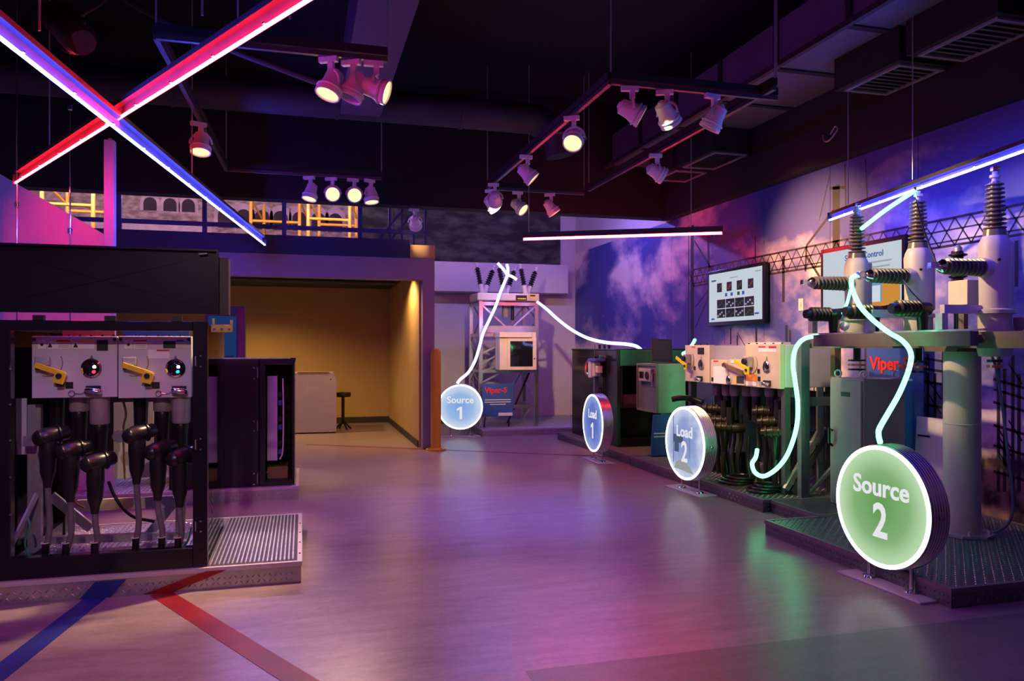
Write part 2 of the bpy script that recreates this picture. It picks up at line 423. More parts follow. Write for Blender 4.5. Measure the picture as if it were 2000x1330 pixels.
def scaffold(x0, x1, z0, h, b, label, d=.55):
    p0 = at_b(x0, 400, b).x; p1 = at_b(x1, 400, b).x; w = p1 - p0
    t = thing('scaffold_frame', label, 'scaffold', (p0, b, z0), 0, 'yellow guard frames on the mezzanine')
    for (x, y) in ((0, 0), (w, 0), (.18, d), (w + .14, d)):
        MB().cyl((x, y, 0), (x, y, h), .028, n=10).build('upright', M_yellowbar, t, True)
    for y, o in ((0, 0), (d, .16)):
        MB().cyl((o, y, h * .62), (w + o * .9, y, h * .62), .024, n=10).build('rail', M_yellowbar, t, True)
        MB().cyl((o, y, h * .05), (w + o * .9, y, h * .05), .024, n=10).build('rail', M_yellowbar, t, True)
    for x in (0, w): MB().cyl((x, 0, h), (x + .15, d, h * .75), .018, n=8).build('brace', M_yellowbar, t, True)
    MB().tube([(.15, d, h * .4), (w * .35, d, h * .12), (w * .7, d, h * .14), (w + .1, d, h * .4)], .015, 6).build('chain', M_yellowbar, t, True)
    return t
scaffold(82, 182, 3.0, .92, 12.3, 'yellow tube scaffold guard frame on the mezzanine behind the sloped white wall')
scaffold(602, 683, 3.0, .92, 12.6, 'yellow tube scaffold guard frame on the mezzanine, alone beside the printed forest')
scaffold(490, 585, 3.0, .98, 13.3, 'yellow tube scaffold guard frame on the mezzanine in front of the printed stone arches')

# sloped white wall with the post and hanging cables
pA = at_b(0, 340, 8.2); pB = at_b(208, 460, 8.2); sl = (pB.z - pA.z) / (pB.x - pA.x)
x0 = pA.x - 1.6; x1 = at_b(213, 460, 8.2).x
struct('wall_stair', MB().prism([(x0, 8.2, 0), (x1, 8.2, 0), (x1, 8.2, pA.z + sl * (x1 - pA.x)), (x0, 8.2, pA.z + sl * (x0 - pA.x))], (0, .12, 0)), M_pinkwall)
xp = at_b(215, 400, 8.0).x
ps = thing('steel_post', 'white square steel post at the end of the sloped wall', 'post', (xp, 8.0, 0))
bx(-.045, -.045, 0, .045, .045, at_b(215, 275, 8.0).z).build('shaft', M_white, ps, bevel=.006)
bx(-.08, -.08, 0, .08, .08, .012).build('base_plate', M_white, ps)
MB().lathe([(.012, 0), (.020, .012), (.020, .022), (.008, .034)], (0, 0, at_b(215, 275, 8.0).z), n=12).build('cap', M_chrome, ps, True)
for x, ys, nm in ((33, (400,), 'thin steel cable with one clamp hanging down past the sloped wall'), (137, (210, 452), 'thin steel cable with two round clamps hanging beside the steel post')):
    p = at_b(x, 300, 7.7); t = thing('hanging_cable', nm, 'cable', (p.x, 7.7, 0))
    MB().cyl((0, 0, 1.2), (0, 0, 5.2), .006, n=8).build('wire', M_chrome, t, True)
    for y in ys:
        z = at_b(x, y, 7.7).z
        MB().lathe([(.008, -.03), (.022, -.02), (.022, .02), (.008, .03)], (0, 0, z), n=10).build('clamp', M_chrome, t, True)

# ------------------------------------------------------------------ ceiling services
t = thing('ceiling_beam', 'wide dark boxed beam under the black ceiling ending above the passage side', 'beam', (0, 0, 0))
bx(.42, 1.0, 4.2, .88, 9.0, 4.75).build('casing', mat('dark_mauve_paint', (.075, .05, .085), .6), t)
t = thing('round_air_duct', 'long round black air duct with an elbow down to a round ceiling diffuser', 'duct', (0, 9.3, 4.42))
xe = at_b(1095, 270, 9.3).x
MB().tube([(-5.0, 0, 0), (-2, 0, 0), (0, 0, 0), (xe - .75, 0, 0), (xe - .3, 0, -.03), (xe - .06, 0, -.22), (xe, 0, -.45)], .19, 20, 6).build('pipe', M_duct, t, True)
for xx in (-3.2, -1.4, .4, 1.9): MB().cyl((xx - .02, 0, 0), (xx + .02, 0, 0), .2, n=20).build('seam_ring', M_duct, t, True)
zd = at_b(1095, 272, 9.3).z - 4.42
df = MB().lathe([(.19, .16), (.20, .08), (.34, .0), (.33, -.01), (.24, .03), (.24, .02)], (xe, 0, zd), n=28, caps=False).build('diffuser', M_ductlite, t, True)
for r in (.22, .15, .08): MB().torus((xe, 0, zd + .02), (0, 0, 1), r, .012, 24, 6).build('diffuser_ring', M_ductlite, df, True)
# flat duct with strapped joints, along the mural wall
t = thing('flat_air_duct', 'broad flat grey sheet metal air duct with joint straps under the ceiling', 'duct', (0, 0, 4.2))
for i in range(7):
    y0 = 3.4 + i * 1.02
    bx(4.42, y0, 0, 5.33, y0 + .95, .45).build('duct_section', M_ductlite, t)
    bx(4.40, y0 + .95, -.015, 5.335, y0 + 1.02, .47).build('joint_strap', M_black, t)
bx(4.34, 2.6, -.03, 4.39, 10.6, .02).build('side_angle', M_duct, t)
def grille(y0, y1, label, a0=4.86, a1=5.33):
    t = thing('return_air_grille', label, 'vent', (0, 0, 3.9), 0, 'return air boxes under the flat duct')
    bx(a0 - .06, y0 - .06, .005, a1, y1 + .06, .295).build('plenum_box', M_black, t)
    for q in ((a0, y0, a1, y0 + .03), (a0, y1 - .03, a1, y1), (a0, y0 + .03, a0 + .03, y1 - .03), (a1 - .03, y0 + .03, a1, y1 - .03)):
        bx(q[0], q[1], -.012, q[2], q[3], .005).build('frame_strip', mat('pale_grille_frame', (.30, .29, .38), .4), t)
    n = int((y1 - y0 - .08) / .07)
    for i in range(n):
        y = y0 + .05 + i * (y1 - y0 - .08) / n
        MB().obox(((a0 + a1) / 2, y, .0), (a1 - a0 - .06, .05, .004), Matrix.Rotation(.25, 3, 'X')).build('blade', M_ductlite, t)
grille(5.34, 6.02, 'framed return air grille under the flat duct, beside the mural above the source two breaker')
grille(4.40, 5.14, 'framed return air grille under the flat duct, the last one towards the darker vinyl sheet')
grille(8.35, 9.15, 'framed return air grille under the flat duct above the screen of dark pictures')
grille(9.35, 9.95, 'small framed return air grille under the flat duct next to the black header')
# conduit tangle and stage projector hanging over the coloured bars
t = thing('stage_projector', 'black stage projector with a round lens hanging from the ceiling on a bracket', 'projector', tuple(at_b(140, 60, 5.6)))
MB().lathe([(.09, -.25), (.11, -.2), (.11, .12), (.085, .16)], (0, 0, 0), (.45, -.5, -.55), 18).build('body', M_blacksteel, t, True)
MB().lathe([(.085, 0), (.085, .01)], Vector((.45, -.5, -.55)).normalized() * .162, (.45, -.5, -.55), 18).build('lens', M_screenoff, t)
MB().torus((0, 0, .02), (.7, .6, 0), .17, .014, 14, 6, 0, PI, (.6, -.7, 0)).build('yoke', M_blacksteel, t, True)
MB().cyl((0, 0, .18), (0, 0, 1.6), .02, n=10).build('hanger', M_blacksteel, t, True)
MB().tube([(.05, 0, .1), (.2, .05, .3), (.1, .02, .7), (.0, 0, 1.2)], .01, 6).build('power_cable', M_rubber, t, True)
for i, (xa, ya, xb, yb, b) in enumerate(((225, -40, 480, 105, 6.1), (480, 100, 650, 170, 6.1))):
    pass
t = tag(MB().tube([at_b(200, -30, 6.2), at_b(300, 30, 6.2), at_b(420, 85, 6.2), at_b(630, 165, 6.2)], .025, 10).build('conduit_pipe', M_duct, None, True),
        'thin dark conduit pipe running aslant under the ceiling behind the red bar', 'pipe')
for x, y, n in ((77, 60, 0), (395, 30, 2), (552, 35, 1), (566, 37, 1)):
    p = at_b(x, y, 5.4)
    tag(MB().cyl((p.x, p.y, p.z), (p.x, p.y, 5.2), .008, n=8).build('hanger_rod', M_galv, None, True),
        ['thin steel hanger rod dropping from the ceiling beside the stage projector', 'thin steel hanger rod, one of a close pair behind the red bar', 'thin steel hanger rod dropping beside the aslant conduit pipe'][n], 'rod', 'hanger rods')
p = at_a(1622, 262, 5.335)
tag(MB().tube([p + Vector((0, .12, .02)), p + Vector((-.03, .06, -.06)), p + Vector((-.05, -.05, -.08)), p + Vector((-.03, -.14, .0)), p + Vector((0, -.08, .06)), p], .008, 6).build('wire_loop', M_galv, None, True), 'small loop of loose wire on the black bulkhead over the mural', 'wire')

# ================================================================== LIGHTS THE ROOM HAS, PLUS ADDED ONES
def led_bar(p0, p1, col, power, label, rods=(.2, .8), flange=.10, r=.0095, extra=None):
    p0 = Vector(p0); p1 = Vector(p1); d = (p1 - p0).normalized(); L = (p1 - p0).length
    t = thing('light_bar', label, 'light bar', p0)
    x = d.cross(Vector((0, 0, 1))).normalized(); z = x.cross(d)
    o = Vector((0, 0, 0)); e = d * L
    key = 'led_%.2f_%.2f_%.2f_%.1f' % (*col, power)
    MB().cyl(o, e, r, n=12).build('light_tube', emis(key, col, power), t, True)
    sg = 1 if x.dot((p0 + p1) * .5) > 0 else -1          # the fin stands on the tube's wall side
    if flange:
        MB().prism([x * (sg * .020) + z * .011, x * (sg * .020) + z * .011 + e, x * (sg * .034) + z * flange + e, x * (sg * .034) + z * flange], x * (sg * .004)).build('reflector_fin', mat('dull_reflector', (.13, .13, .14), .5), t)
    zs = flange + .008 if flange else .05
    so = x * (sg * .02) if flange else o
    MB().bar(so + z * zs, so + z * zs + e, .05 if flange else .035, .03 if flange else .07, tuple(z)).build('spine', M_duct, t)
    for s in (0, 1):
        MB().bar(z * .03 + d * (L * s - .005), z * .03 + d * (L * s + .005), .04, .09, tuple(z)).build('end_cap', M_blacksteel, t)
    n = int(L / .55)
    for i in range(n):
        q = d * (L * (i + .5) / n) + z * .016
        MB().bar(q - d * .01 + x * (sg * .006), q + d * .01 + x * (sg * .006), .034, .008, tuple(z)).build('tube_clip', M_chrome, t)
    for f in rods:
        q = d * (L * f) + z * .09
        MB().cyl(q, (q.x, q.y, 5.2 - p0.z), .005, n=6).build('suspension_wire', M_galv, t, True)
    return t
def ext(p, q, m): return q + (q - p).normalized() * m
led_bar(at_z(517, 478, 2.88), ext(at_z(517, 478, 2.88), at_z(-60, 27, 2.88), 1.0), BLUE_LED, BLUE_PW, 'long blue neon light bar hung from the ceiling, crossing under a red one', (.45, .85))
led_bar(at_z(30, 357, 2.98), ext(at_z(30, 357, 2.98), at_z(690, -55, 2.98), .1), RED_LED, RED_PW, 'long red neon light bar hung aslant, crossing over a blue one')
led_bar(at_z(1022, 467, 2.93), at_z(1411, 455, 2.93), RED_LED, RED_PW * .8, 'short red neon light bar hung in front of the painted sky corner', (.03, .85), 0, .017)
led_bar(at_z(1620, 430, 2.78), ext(at_z(1620, 430, 2.78), at_z(2120, 252, 2.78), .6), BLUE_LED, BLUE_PW * .7, 'blue neon light bar hung over the three post breaker beside the mural', (.1, .38), .055)

# unseen bars added behind the black header to light back wall and mezzanine
led_bar((2.3, 11.75, 3.80), (5.2, 11.75, 3.80), (.34, .24, 1.0), 300, 'added blue violet neon light bar hidden behind the black header near the mural corner', (.2, .8), 0, .012)
led_bar((-5.5, 11.9, 3.86), (1.2, 11.9, 3.86), (1.0, .55, .85), 190, 'added pale pink neon light bar hidden behind the black header over the mezzanine', (.2, .8), 0, .02)

def track(pts, label, z=3.6):
    t = thing('lighting_track', label, 'light track', (pts[0][0], pts[0][1], z))
    P = [Vector((p[0] - pts[0][0], p[1] - pts[0][1], 0)) for p in pts]
    for a, b in zip(P[:-1], P[1:]):
        MB().bar(a, b, .036, .034).build('rail', mat('dark_track', (.05, .045, .055), .4), t)
        MB().bar(a + Vector((0, 0, .055)), b + Vector((0, 0, .055)), .05, .06).build('carrier', M_black, t)
    for p in P: MB().cyl(p + Vector((0, 0, .08)), p + Vector((0, 0, 5.2 - z)), .006, n=6).build('suspension_rod', M_galv, t, True)
track([(3.70, 9.75), (2.35, 9.75), (2.35, 5.60), (3.85, 5.60)], 'dark lighting track bent round three sides, over the open floor')
track([(3.71, 5.42), (3.71, 9.6)], 'straight dark lighting track parallel to the flat duct', 3.62)
track([(.60, 5.60), (-.95, 5.60), (-.86, 9.55), (.95, 9.55)], 'dark lighting track bent round three sides, over the tall lidded switchgear')

# ---- track spotlight prototype meshes
HB = MB().lathe([(.035, -.115), (.062, -.10), (.068, -.02), (.082, .02), (.085, .055), (.092, .06), (.092, .085), (.082, .085), (.080, .07)], (0, 0, 0), (0, 0, -1), 20, False)
HB.lathe([(.035, 0), (.02, .015)], (0, 0, .115), (0, 0, 1), 20)
HOUS = HB.mesh('housing'); HOUS.materials.append(M_white)
RING = MB().torus((0, 0, -.035), (0, 0, 1), .088, .008, 22, 6).mesh('cooling_ring'); RING.materials.append(M_white)
YOKE = MB().torus((0, 0, 0), (1, 0, 0), .098, .010, 14, 6, 0, PI, (0, 1, 0)).mesh('yoke'); YOKE.materials.append(M_white)
ADPT = bx(-.09, -.02, -.055, .05, .02, -.018).box(-.02, -.018, -.115, .02, .018, -.055).mesh('adapter'); ADPT.materials.append(M_white)
LENS = MB().lathe([(.079, 0), (.079, .004)], (0, 0, -.068), (0, 0, -1), 20).mesh('lens')
LENSM = emis('warm_lamp_glow', (1.0, .64, .26), 2.6)
LENS.materials.append(LENSM)
LENS0 = LENS.copy(); LENS0.materials.clear(); LENS0.materials.append(mat('unlit_lens', (.25, .24, .26), .1))
for me in (HOUS, RING, YOKE): me.polygons.foreach_set('use_smooth', [True] * len(me.polygons)); me.set_sharp_from_angle(angle=.7)
def head(px, py, target, label, W, trk, z=3.6, on=True, blend=.5, ang=46, scale=1.0, col=None):
    """px,py: where the head hangs (plan); target: point it is aimed at"""
    root = thing('track_spotlight', label, 'spotlight', (px, py, z), random.uniform(-.6, .6), 'white track spotlights')
    root.scale = (scale,) * 3
    link('adapter', ADPT, None, root)
    rz = root.rotation_euler.z
    c = Vector((px, py, z - .22 * scale)); d = (Vector(target) - c).normalized()
    dl = Matrix.Rotation(-rz, 3, 'Z') @ d
    q = dl.to_track_quat('-Z', 'Y')
    yk = link('yoke', YOKE, None, root); yk.location = (0, 0, -.215); yk.rotation_euler = (0, 0, math.atan2(dl.y, dl.x))
    h = link('housing', HOUS, None, root); h.location = (0, 0, -.22); h.rotation_mode = 'QUATERNION'; h.rotation_quaternion = q
    link('cooling_ring', RING, None, h)
    link('lens', LENS if on else LENS0, None, h)
    if W:
        ld = bpy.data.lights.new('spot_lamp', 'SPOT'); ld.energy = W * SPOT_K; ld.color = col or WARM; ld.spot_size = math.radians(ang); ld.spot_blend = blend; ld.shadow_soft_size = .05
        lo = bpy.data.objects.new('spot_lamp', ld); COL.objects.link(lo); lo.parent = h; lo.location = (0, 0, -.08)
    return root
def on_track_b(x, y, b, z=3.6): return at_b(x, y, b).x
# track with three sides over the open floor
near_x = [at_b(x, 190, 5.60).x for x in (1235, 1303, 1395)]
head(near_x[0], 5.60, (4.8, 4.9, 2.1), 'white track spotlight aimed at the breaker, first along the short rail from the track corner', 190, 0)
head(near_x[1], 5.60, (4.7, 6.6, 1.4), 'white track spotlight, middle one of three on the short rail by the track end', 130, 0)
head(near_x[2], 5.60, (1.75, 6.9, 0), 'white track spotlight turned away, next to the end of the short rail', 190, 0, on=False, col=(.14, .14, 1.0), ang=52, blend=1.0)
def left_rail(y): # distance along the rail whose top shows at picture height y
    return at_z(1000, y, 3.6)
head(2.35, 6.45, (.6, 3.6, .0), 'white track spotlight with glowing lens beside the round ceiling diffuser', 60, 0)
head(2.35, 7.9, (4.6, 7.3, 1.2), 'small white track spotlight alone midway down the long rail', 90, 0)
head(2.35, 9.35, (3.5, 13.5, 1.8), 'white track spotlight near the far corner of the bent track, upper of a close pair', 230, 0)
head(2.40, 9.72, (4.6, 10.4, 1.0), 'white track spotlight at the far corner of the bent track, lower of a close pair', 70, 0)
head(2.78, 9.75, (4.7, 8.0, 1.3), 'white track spotlight with glowing lens on the far rail next to the corner pair', 90, 0)
head(3.23, 9.75, (4.8, 9.4, 1.1), 'white track spotlight on the far rail towards the mural', 70, 0)
# straight track
head(3.71, 7.55, (5.5, 7.3, 2.45), 'white double track spotlight aimed at the mural from the straight track', 250, 0, 3.62, ang=72, blend=1.0, col=(1.0, .52, .20))
# track over the lidded switchgear
head(.20, 5.60, (-.9, 4.9, .3), 'white track spotlight on the rail above the lidded switchgear, next to a tilted pair', 70, 0)
head(.36, 5.62, (-1.0, 5.6, .2), 'white track spotlight pointing straight down at the end of the near rail', 170, 0, on=False)
head(.52, 5.60, (2.6, 4.9, 2.6), 'white track spotlight turned sideways at the end of the near rail', 0, 0)
head(-.90, 7.55, (-.95, 6.9, 1.2), 'white track spotlight with glowing lens alone on the long rail over the second black cabinet', 90, 0)
head(.10, 9.55, (-.6, 9.0, .3), 'dim white track spotlight on the far rail above the passage opening', 60, 0)
head(.36, 9.55, (.0, 1.2, 1.4), 'dazzling track spotlight facing the floor tape side, lower of two above the passage', 26, 0)
head(.62, 9.55, (.3, 1.2, 1.5), 'dazzling track spotlight facing the floor tape side, upper of two above the passage', 26, 0)
head(.82, 9.55, (1.2, 9.0, 0), 'track spotlight glowing straight down above the passage opening', 40, 0)
head(1.55, 10.82, (1.72, 11.4, 2.9), 'small spotlight under the black header lighting the tan block at the mezzanine corner', 5, 0, 3.50, ang=40)
# short track and spotlight added out of view to brighten the switchgear panels
track([(-1.3, .5), (.3, .5)], 'added short straight lighting track, out of view over the aisle before the lidded switchgear')
head(-.75, .5, (-1.15, 5.3, 1.0), 'added white track spotlight, out of view over the aisle, aimed at the lidded switchgear panels', 80, 0, ang=34, blend=1.0, col=(1.0, .64, .68))
# passage downlights; the deep one is an extra added to brighten the passage
def downlight(x, y, W, label):
    t = thing('recessed_downlight', label, 'downlight', (x, y, 2.70))
    MB().torus((0, 0, -.004), (0, 0, 1), .075, .01, 20, 6).build('bezel', M_white, t, True)
    MB().lathe([(.068, 0), (.068, .004)], (0, 0, -.008), n=20).build('lamp_glass', LENSM, t)
    ld = bpy.data.lights.new('downlight_lamp', 'SPOT'); ld.energy = W; ld.color = (1, .58, .20); ld.spot_size = math.radians(150); ld.spot_blend = .6; ld.shadow_soft_size = .07
    lo = bpy.data.objects.new('downlight_lamp', ld); COL.objects.link(lo); lo.parent = t; lo.location = (0, 0, -.02)
downlight(1.40, 12.1, 220, 'recessed downlight in the passage ceiling next to the jamb')
downlight(-.9, 13.6, 380, 'added recessed downlight in the passage ceiling deep behind the grey box')

# ================================================================== ILLUMINATED ROUND SIGNS
R0 = .385
def round_sign(loc, rz, word, num, face, label, cz=.505, cloudy=False, ring=(1, 1, 1), rs=2.6, tint=(1, 1, 1), lift=0.0, shift=0.0):
    t = thing('round_light_sign', label, 'sign', loc, rz)
    ctr = Vector((0, 0, cz))
    # drum: front at y=-.07, back at y=.07
    prof = [(R0 - .004, -.070), (R0, -.066)]
    for i in range(6):
        y = -.05 + i * .02; prof += [(R0, y), (R0 + .004, y + .004), (R0 + .004, y + .010), (R0, y + .014)]
    prof += [(R0, .068), (R0 - .006, .072)]
    dr = MB().lathe(prof, ctr, (0, 1, 0), 56).build('drum', M_alum, t, True)
    o = MB().lathe([(R0 - .027, 0), (R0 - .027, .003)], (0, 0, 0), (0, -1, 0), 48).build('face', face, t); o.location = ctr + Vector((0, -.0705, 0))
    MB().lathe([(R0 - .029, -.071), (R0 - .029, -.078), (R0 - .003, -.078), (R0 - .003, -.069)], ctr, (0, 1, 0), 56, False).build('glowing_rim', emis('sign_rim_%.2f_%.2f' % (ring[0], rs), ring, rs), t, True)
    lm = emis('sign_letter', (.95, .96, 1.0), .95)
    text(word, .162, lm, t, ctr + Vector((shift, -.076, .115)), bold=.0035)
    if num == '1':
        pts = [(-.012, -.105), (.030, -.105), (.030, .105), (-.004, .105), (-.060, .066), (-.060, .030), (-.012, .058)]
        MB().prism([(x, -.0755, z - .10 + cz) for x, z in pts], (0, -.002, 0)).build('numeral', lm, t)
    else: text(num, .30, lm, t, ctr + Vector((shift, -.076, -.10)), 'numeral', bold=.006, sx=.82)
    for s in (-1, 1):
        MB().cyl((s * .17, 0, .012), (s * .17, 0, cz - .33), .011, n=10).build('post', M_chrome, t, True)
        MB().lathe([(.045, 0), (.04, .012), (.014, .016)], (s * .17, 0, .012), n=16).build('foot', M_chrome, t, True)
    bx(-.34, -.11, 0, .34, .11, .012).build('base_plate', M_white, t, bevel=.003)
    # chrome cap screw on the rim, seen lit from the side
    for s in (-1, 1):
        MB().lathe([(.016, 0), (.016, .006), (.008, .009)], ctr + Vector((s * (R0 + .003), .0, .0)), (s, 0, 0), 12).build('cap_screw', M_chrome, t, True)
    return t
f_green = sign_face('green_sign_face', (.13, .36, .09), (.66, .90, .58), 1.0)
f_blue1 = sign_face('pale_blue_sign_face', (.22, .42, .85), (.80, .90, 1.0), 1.0, .05)
f_blue2 = sign_face('blue_cloud_sign_face', (.10, .16, .62), (.40, .50, .95), .9, .25)
f_blue3 = sign_face('misty_blue_sign_face', (.22, .30, .70), (.80, .86, 1.0), .95, .35)
round_sign((3.575, 4.01, 0), -PI / 2 + .05, 'Source', '2', f_green, 'round illuminated sign with green face reading Source 2 beside the breaker platform')
s2 = round_sign((3.93, 7.22, 0), -PI / 2 + .06, 'Load', '2', f_blue3, 'round illuminated sign with misty pale blue face reading Load 2')
P_dim = emis('sign_print_dark', (.10, .13, .26), .8); P_grey = emis('sign_print_grey', (.46, .48, .46), .8)
for x0, x1, z0, z1 in ((-.225, -.215, .28, .78), (.095, .10, .36, .64)): bx(x0, -.0742, z0, x1, -.0735, z1).build('printed_pole', P_dim, s2)
bx(-.215, -.0742, .50, -.03, -.0735, .585).build('printed_building', P_dim, s2); bx(-.20, -.0742, .40, -.11, -.0735, .50).build('printed_building', P_dim, s2)
MB().prism([(x, -.0742, z) for x, z in ((-.20, .225), (.17, .205), (.10, .275), (.02, .31), (-.08, .325), (-.17, .29))], (0, .0007, 0)).build('printed_ground', P_grey, s2)
round_sign((3.80, 9.50, 0), -PI / 2 - .02, 'Load', '1', f_blue2, 'round illuminated sign with deep blue face reading Load 1 before the black cabinet')
round_sign((2.60, 12.75, 0), -.25, 'Source', '1', f_blue1, 'round illuminated sign with pale blue face reading Source 1 behind the yellow bollard')

# ================================================================== NEON ROPES
GREEN_ROPE = emis('green_neon_rope', (.085, 1.0, .34), 11.0)
BLUE_ROPE = emis('blue_white_neon_rope', (.32, .34, 1.0), 6.5)
def rope(pts, r, m, label, parent=None):
    o = MB().tube(pts, r, 10, 6).build('neon_rope', m, None, True)
    return tag(o, label, 'neon light')
def B(b, *xy): return [at_b(x, y, b) for x, y in xy]
r1 = B(12.75, (893, 749), (899, 741), (915, 727), (928, 704), (937, 675), (944, 650), (957, 622), (968, 598), (977, 572), (986, 550), (991, 537), (992, 526), (990, 516))
rope(r1, .025, BLUE_ROPE, 'white blue neon rope rising from the Source 1 sign over the lattice tower')
rope(B(12.8, (972, 514), (978, 520), (984, 527), (991, 537)), .025, BLUE_ROPE, 'short white neon rope at the middle insulator tips of the lattice tower')
rope(B(12.8, (991, 537), (1000, 540), (1009, 546)), .025, BLUE_ROPE, 'short white neon rope reaching to the last insulator pair of the lattice tower')
rope([at_b(1050, 590, 12.7), at_b(1068, 604, 12.3), at_b(1090, 624, 11.9), at_b(1118, 645, 11.4), at_b(1150, 661, 10.9), at_b(1185, 669, 10.5), at_b(1222, 672, 10.3), at_b(1242, 676, 10.2), at_b(1252, 683, 10.15)],
     .024, BLUE_ROPE, 'white blue neon rope swooping from the lattice tower down to the black cabinet')
g1 = [at_b(1611, 656, 5.75), at_b(1588, 657, 5.9), at_b(1567, 664, 6.0), at_b(1553, 683, 6.05), at_b(1549, 712, 6.05), at_b(1553, 745, 6.05), at_b(1558, 785, 6.05), at_b(1557, 825, 6.05), at_b(1549, 860, 6.05), at_b(1535, 893, 6.05), at_b(1515, 917, 6.1), at_b(1492, 930, 6.15), at_b(1475, 923, 6.2), at_b(1469, 906, 6.25), at_b(1476, 893, 6.3), at_b(1479, 878, 6.35)]
rope(g1, .019, GREEN_ROPE, 'green neon rope looping down beside the beige switch panels to the Load 2 platform')
g2 = [at_b(1719, 864, 4.12), at_b(1716, 850, 4.16), at_b(1718, 836, 4.2), at_b(1735, 806, 4.3), at_b(1757, 767, 4.4), at_b(1775, 722, 4.46), at_b(1779, 690, 4.48), at_b(1763, 666, 4.53), at_b(1734, 648, 4.62), at_b(1704, 624, 4.76), at_b(1680, 598, 4.9), at_b(1665, 566, 5.0), at_b(1663, 545, 5.05), at_b(1671, 538, 5.05)]
rope(g2, .017, GREEN_ROPE, 'green neon rope curving from the Source 2 sign up to the breaker side insulator')
rope([at_b(1682, 447, 5.55), at_b(1730, 410, 5.3), at_b(1786, 373, 5.0)], .016, GREEN_ROPE, 'straight green neon rope slanting between two tall breaker bushings')
rope([at_b(1661, 566, 5.35), at_b(1655, 590, 5.4), at_b(1646, 612, 5.5)], .012, GREEN_ROPE, 'short green neon rope hanging from the breaker down to a black side bushing')
g5 = [at_b(1357, 664, 8.25), at_b(1352, 673, 8.45), at_b(1340, 687, 8.6), at_b(1334, 691, 8.72), at_b(1342, 698, 8.8), at_b(1352, 715, 8.85), at_b(1352, 745, 8.85), at_b(1352, 790, 8.85), at_b(1350, 850, 8.85)]
e_ = g5[-1].copy(); e_.z = .12; g5.append(e_)
rope(g5, .019, GREEN_ROPE, 'green neon rope standing up behind the beige switch panel beside the meter box')

# ================================================================== PLATFORMS
def lugs(mb, o, u, v, n, U, V, s=.034, L=.034, w=.012, h=.006):
    """raised tread lugs on the plane o + u*i + v*j with normal n, over U x V metres"""
    o = Vector(o); u = Vector(u); v = Vector(v); n = Vector(n)
    for i in range(int(U / s)):
        for j in range(int(V / s)):
            c = o + u * ((i + .5) * s) + v * ((j + .5) * s)
            d = (u + v).normalized() if (i + j) % 2 else (u - v).normalized(); e = n.cross(d)
            P = [c - d * L / 2, c - e * w / 2, c + d * L / 2, c + e * w / 2]; T = c + n * h
            mb.add(P + [T], [(0, 1, 4), (1, 2, 4), (2, 3, 4), (3, 0, 4)])
def platform(label, a0, a1, b0, b1, h, front=True, left=False, right=False, deck=True, deck_rect=None, dark=False):
    M_tread, M_trim = (M_treaddark, M_trimdark) if dark else (globals()['M_tread'], globals()['M_trim'])
    t = thing('display_platform', label, 'platform', (a0, b0, 0))
    w, d = a1 - a0, b1 - b0
    bx(.006, .006, 0, w - .006, d - .006, h - .004).build('body', M_tread, t)
    e = .03
    for q in ((0, 0, w, e), (0, d - e, w, d), (0, e, e, d - e), (w - e, e, w, d - e)):
        bx(q[0], q[1], h - .028, q[2], q[3], h).build('edge_trim', M_trim, t)
    if front:
        m = MB(); lugs(m, (0.01, .006, .012), (1, 0, 0), (0, 0, 1), (0, -1, 0), w - .02, h - .045); m.build('tread_lugs', M_tread, t, kind='stuff')
    if left:
        m = MB(); lugs(m, (.006, .01, .012), (0, 1, 0), (0, 0, 1), (-1, 0, 0), d - .02, h - .045); m.build('tread_lugs', M_tread, t, kind='stuff')
    if right:
        m = MB(); lugs(m, (w - .006, .01, .012), (0, 1, 0), (0, 0, 1), (1, 0, 0), d - .02, h - .045); m.build('tread_lugs', M_tread, t, kind='stuff')
    if deck:
        x0, y0, x1, y1 = deck_rect or (e, e, w - e, d - e)
        m = MB(); lugs(m, (x0, y0, h - .004), (1, 0, 0), (0, 1, 0), (0, 0, 1), x1 - x0, y1 - y0, s=.036, L=.027); m.build('deck_lugs', M_tread, t, kind='stuff')
    return t
PH = .135
pf1 = platform('tread plate platform with ribbed grating deck under the lidded switchgear', -4.2, .0, 5.07, 6.55, PH, deck_rect=(2.3, .1, 3.55, 1.4))
# ribbed grating deck beside the cabinet
bx(3.63, .03, PH - .006, 4.17, 1.45, PH - .002).build('grating_gap_shade', M_dark, pf1)  # dark sheet paints in the shade between the grating bars
for i in range(20):
    x = 4.2 - .56 + i * .0262
    bx(x, .035, PH - .003, x + .010, 1.445, PH + .010).build('grating_bar', M_galv, pf1)
for y in (.2, .5, .8, 1.1): MB().lathe([(.008, 0), (.006, .004)], (4.185, y, PH), n=8).build('trim_screw', M_chrome, pf1)
pf2 = platform('low tread plate platform under the second black cabinet', -2.2, -.03, 7.85, 9.02, PH, right=False)
pf3 = platform('wide tread plate platform under the three post breaker and pipe column', 3.60, 5.48, 3.56, 5.40, .115, left=True, dark=True)
pf3b = platform('tread plate platform under the tall grey cabinet by the mural', 4.12, 5.48, 5.42, 6.08, .115, front=False, left=True, deck=False, dark=True)
pf4 = platform('dark tread plate platform under the beige switch panels', 4.05, 5.48, 6.10, 9.02, .115, left=True, dark=True)
pf5 = platform('tread plate platform under the dark green cabinet', 4.06, 5.48, 9.05, 11.95, .115, left=True, dark=True)
pf6 = platform('grey platform under the lattice tower against the back wall', 2.95, 5.30, 12.62, 14.96, .115, left=True)

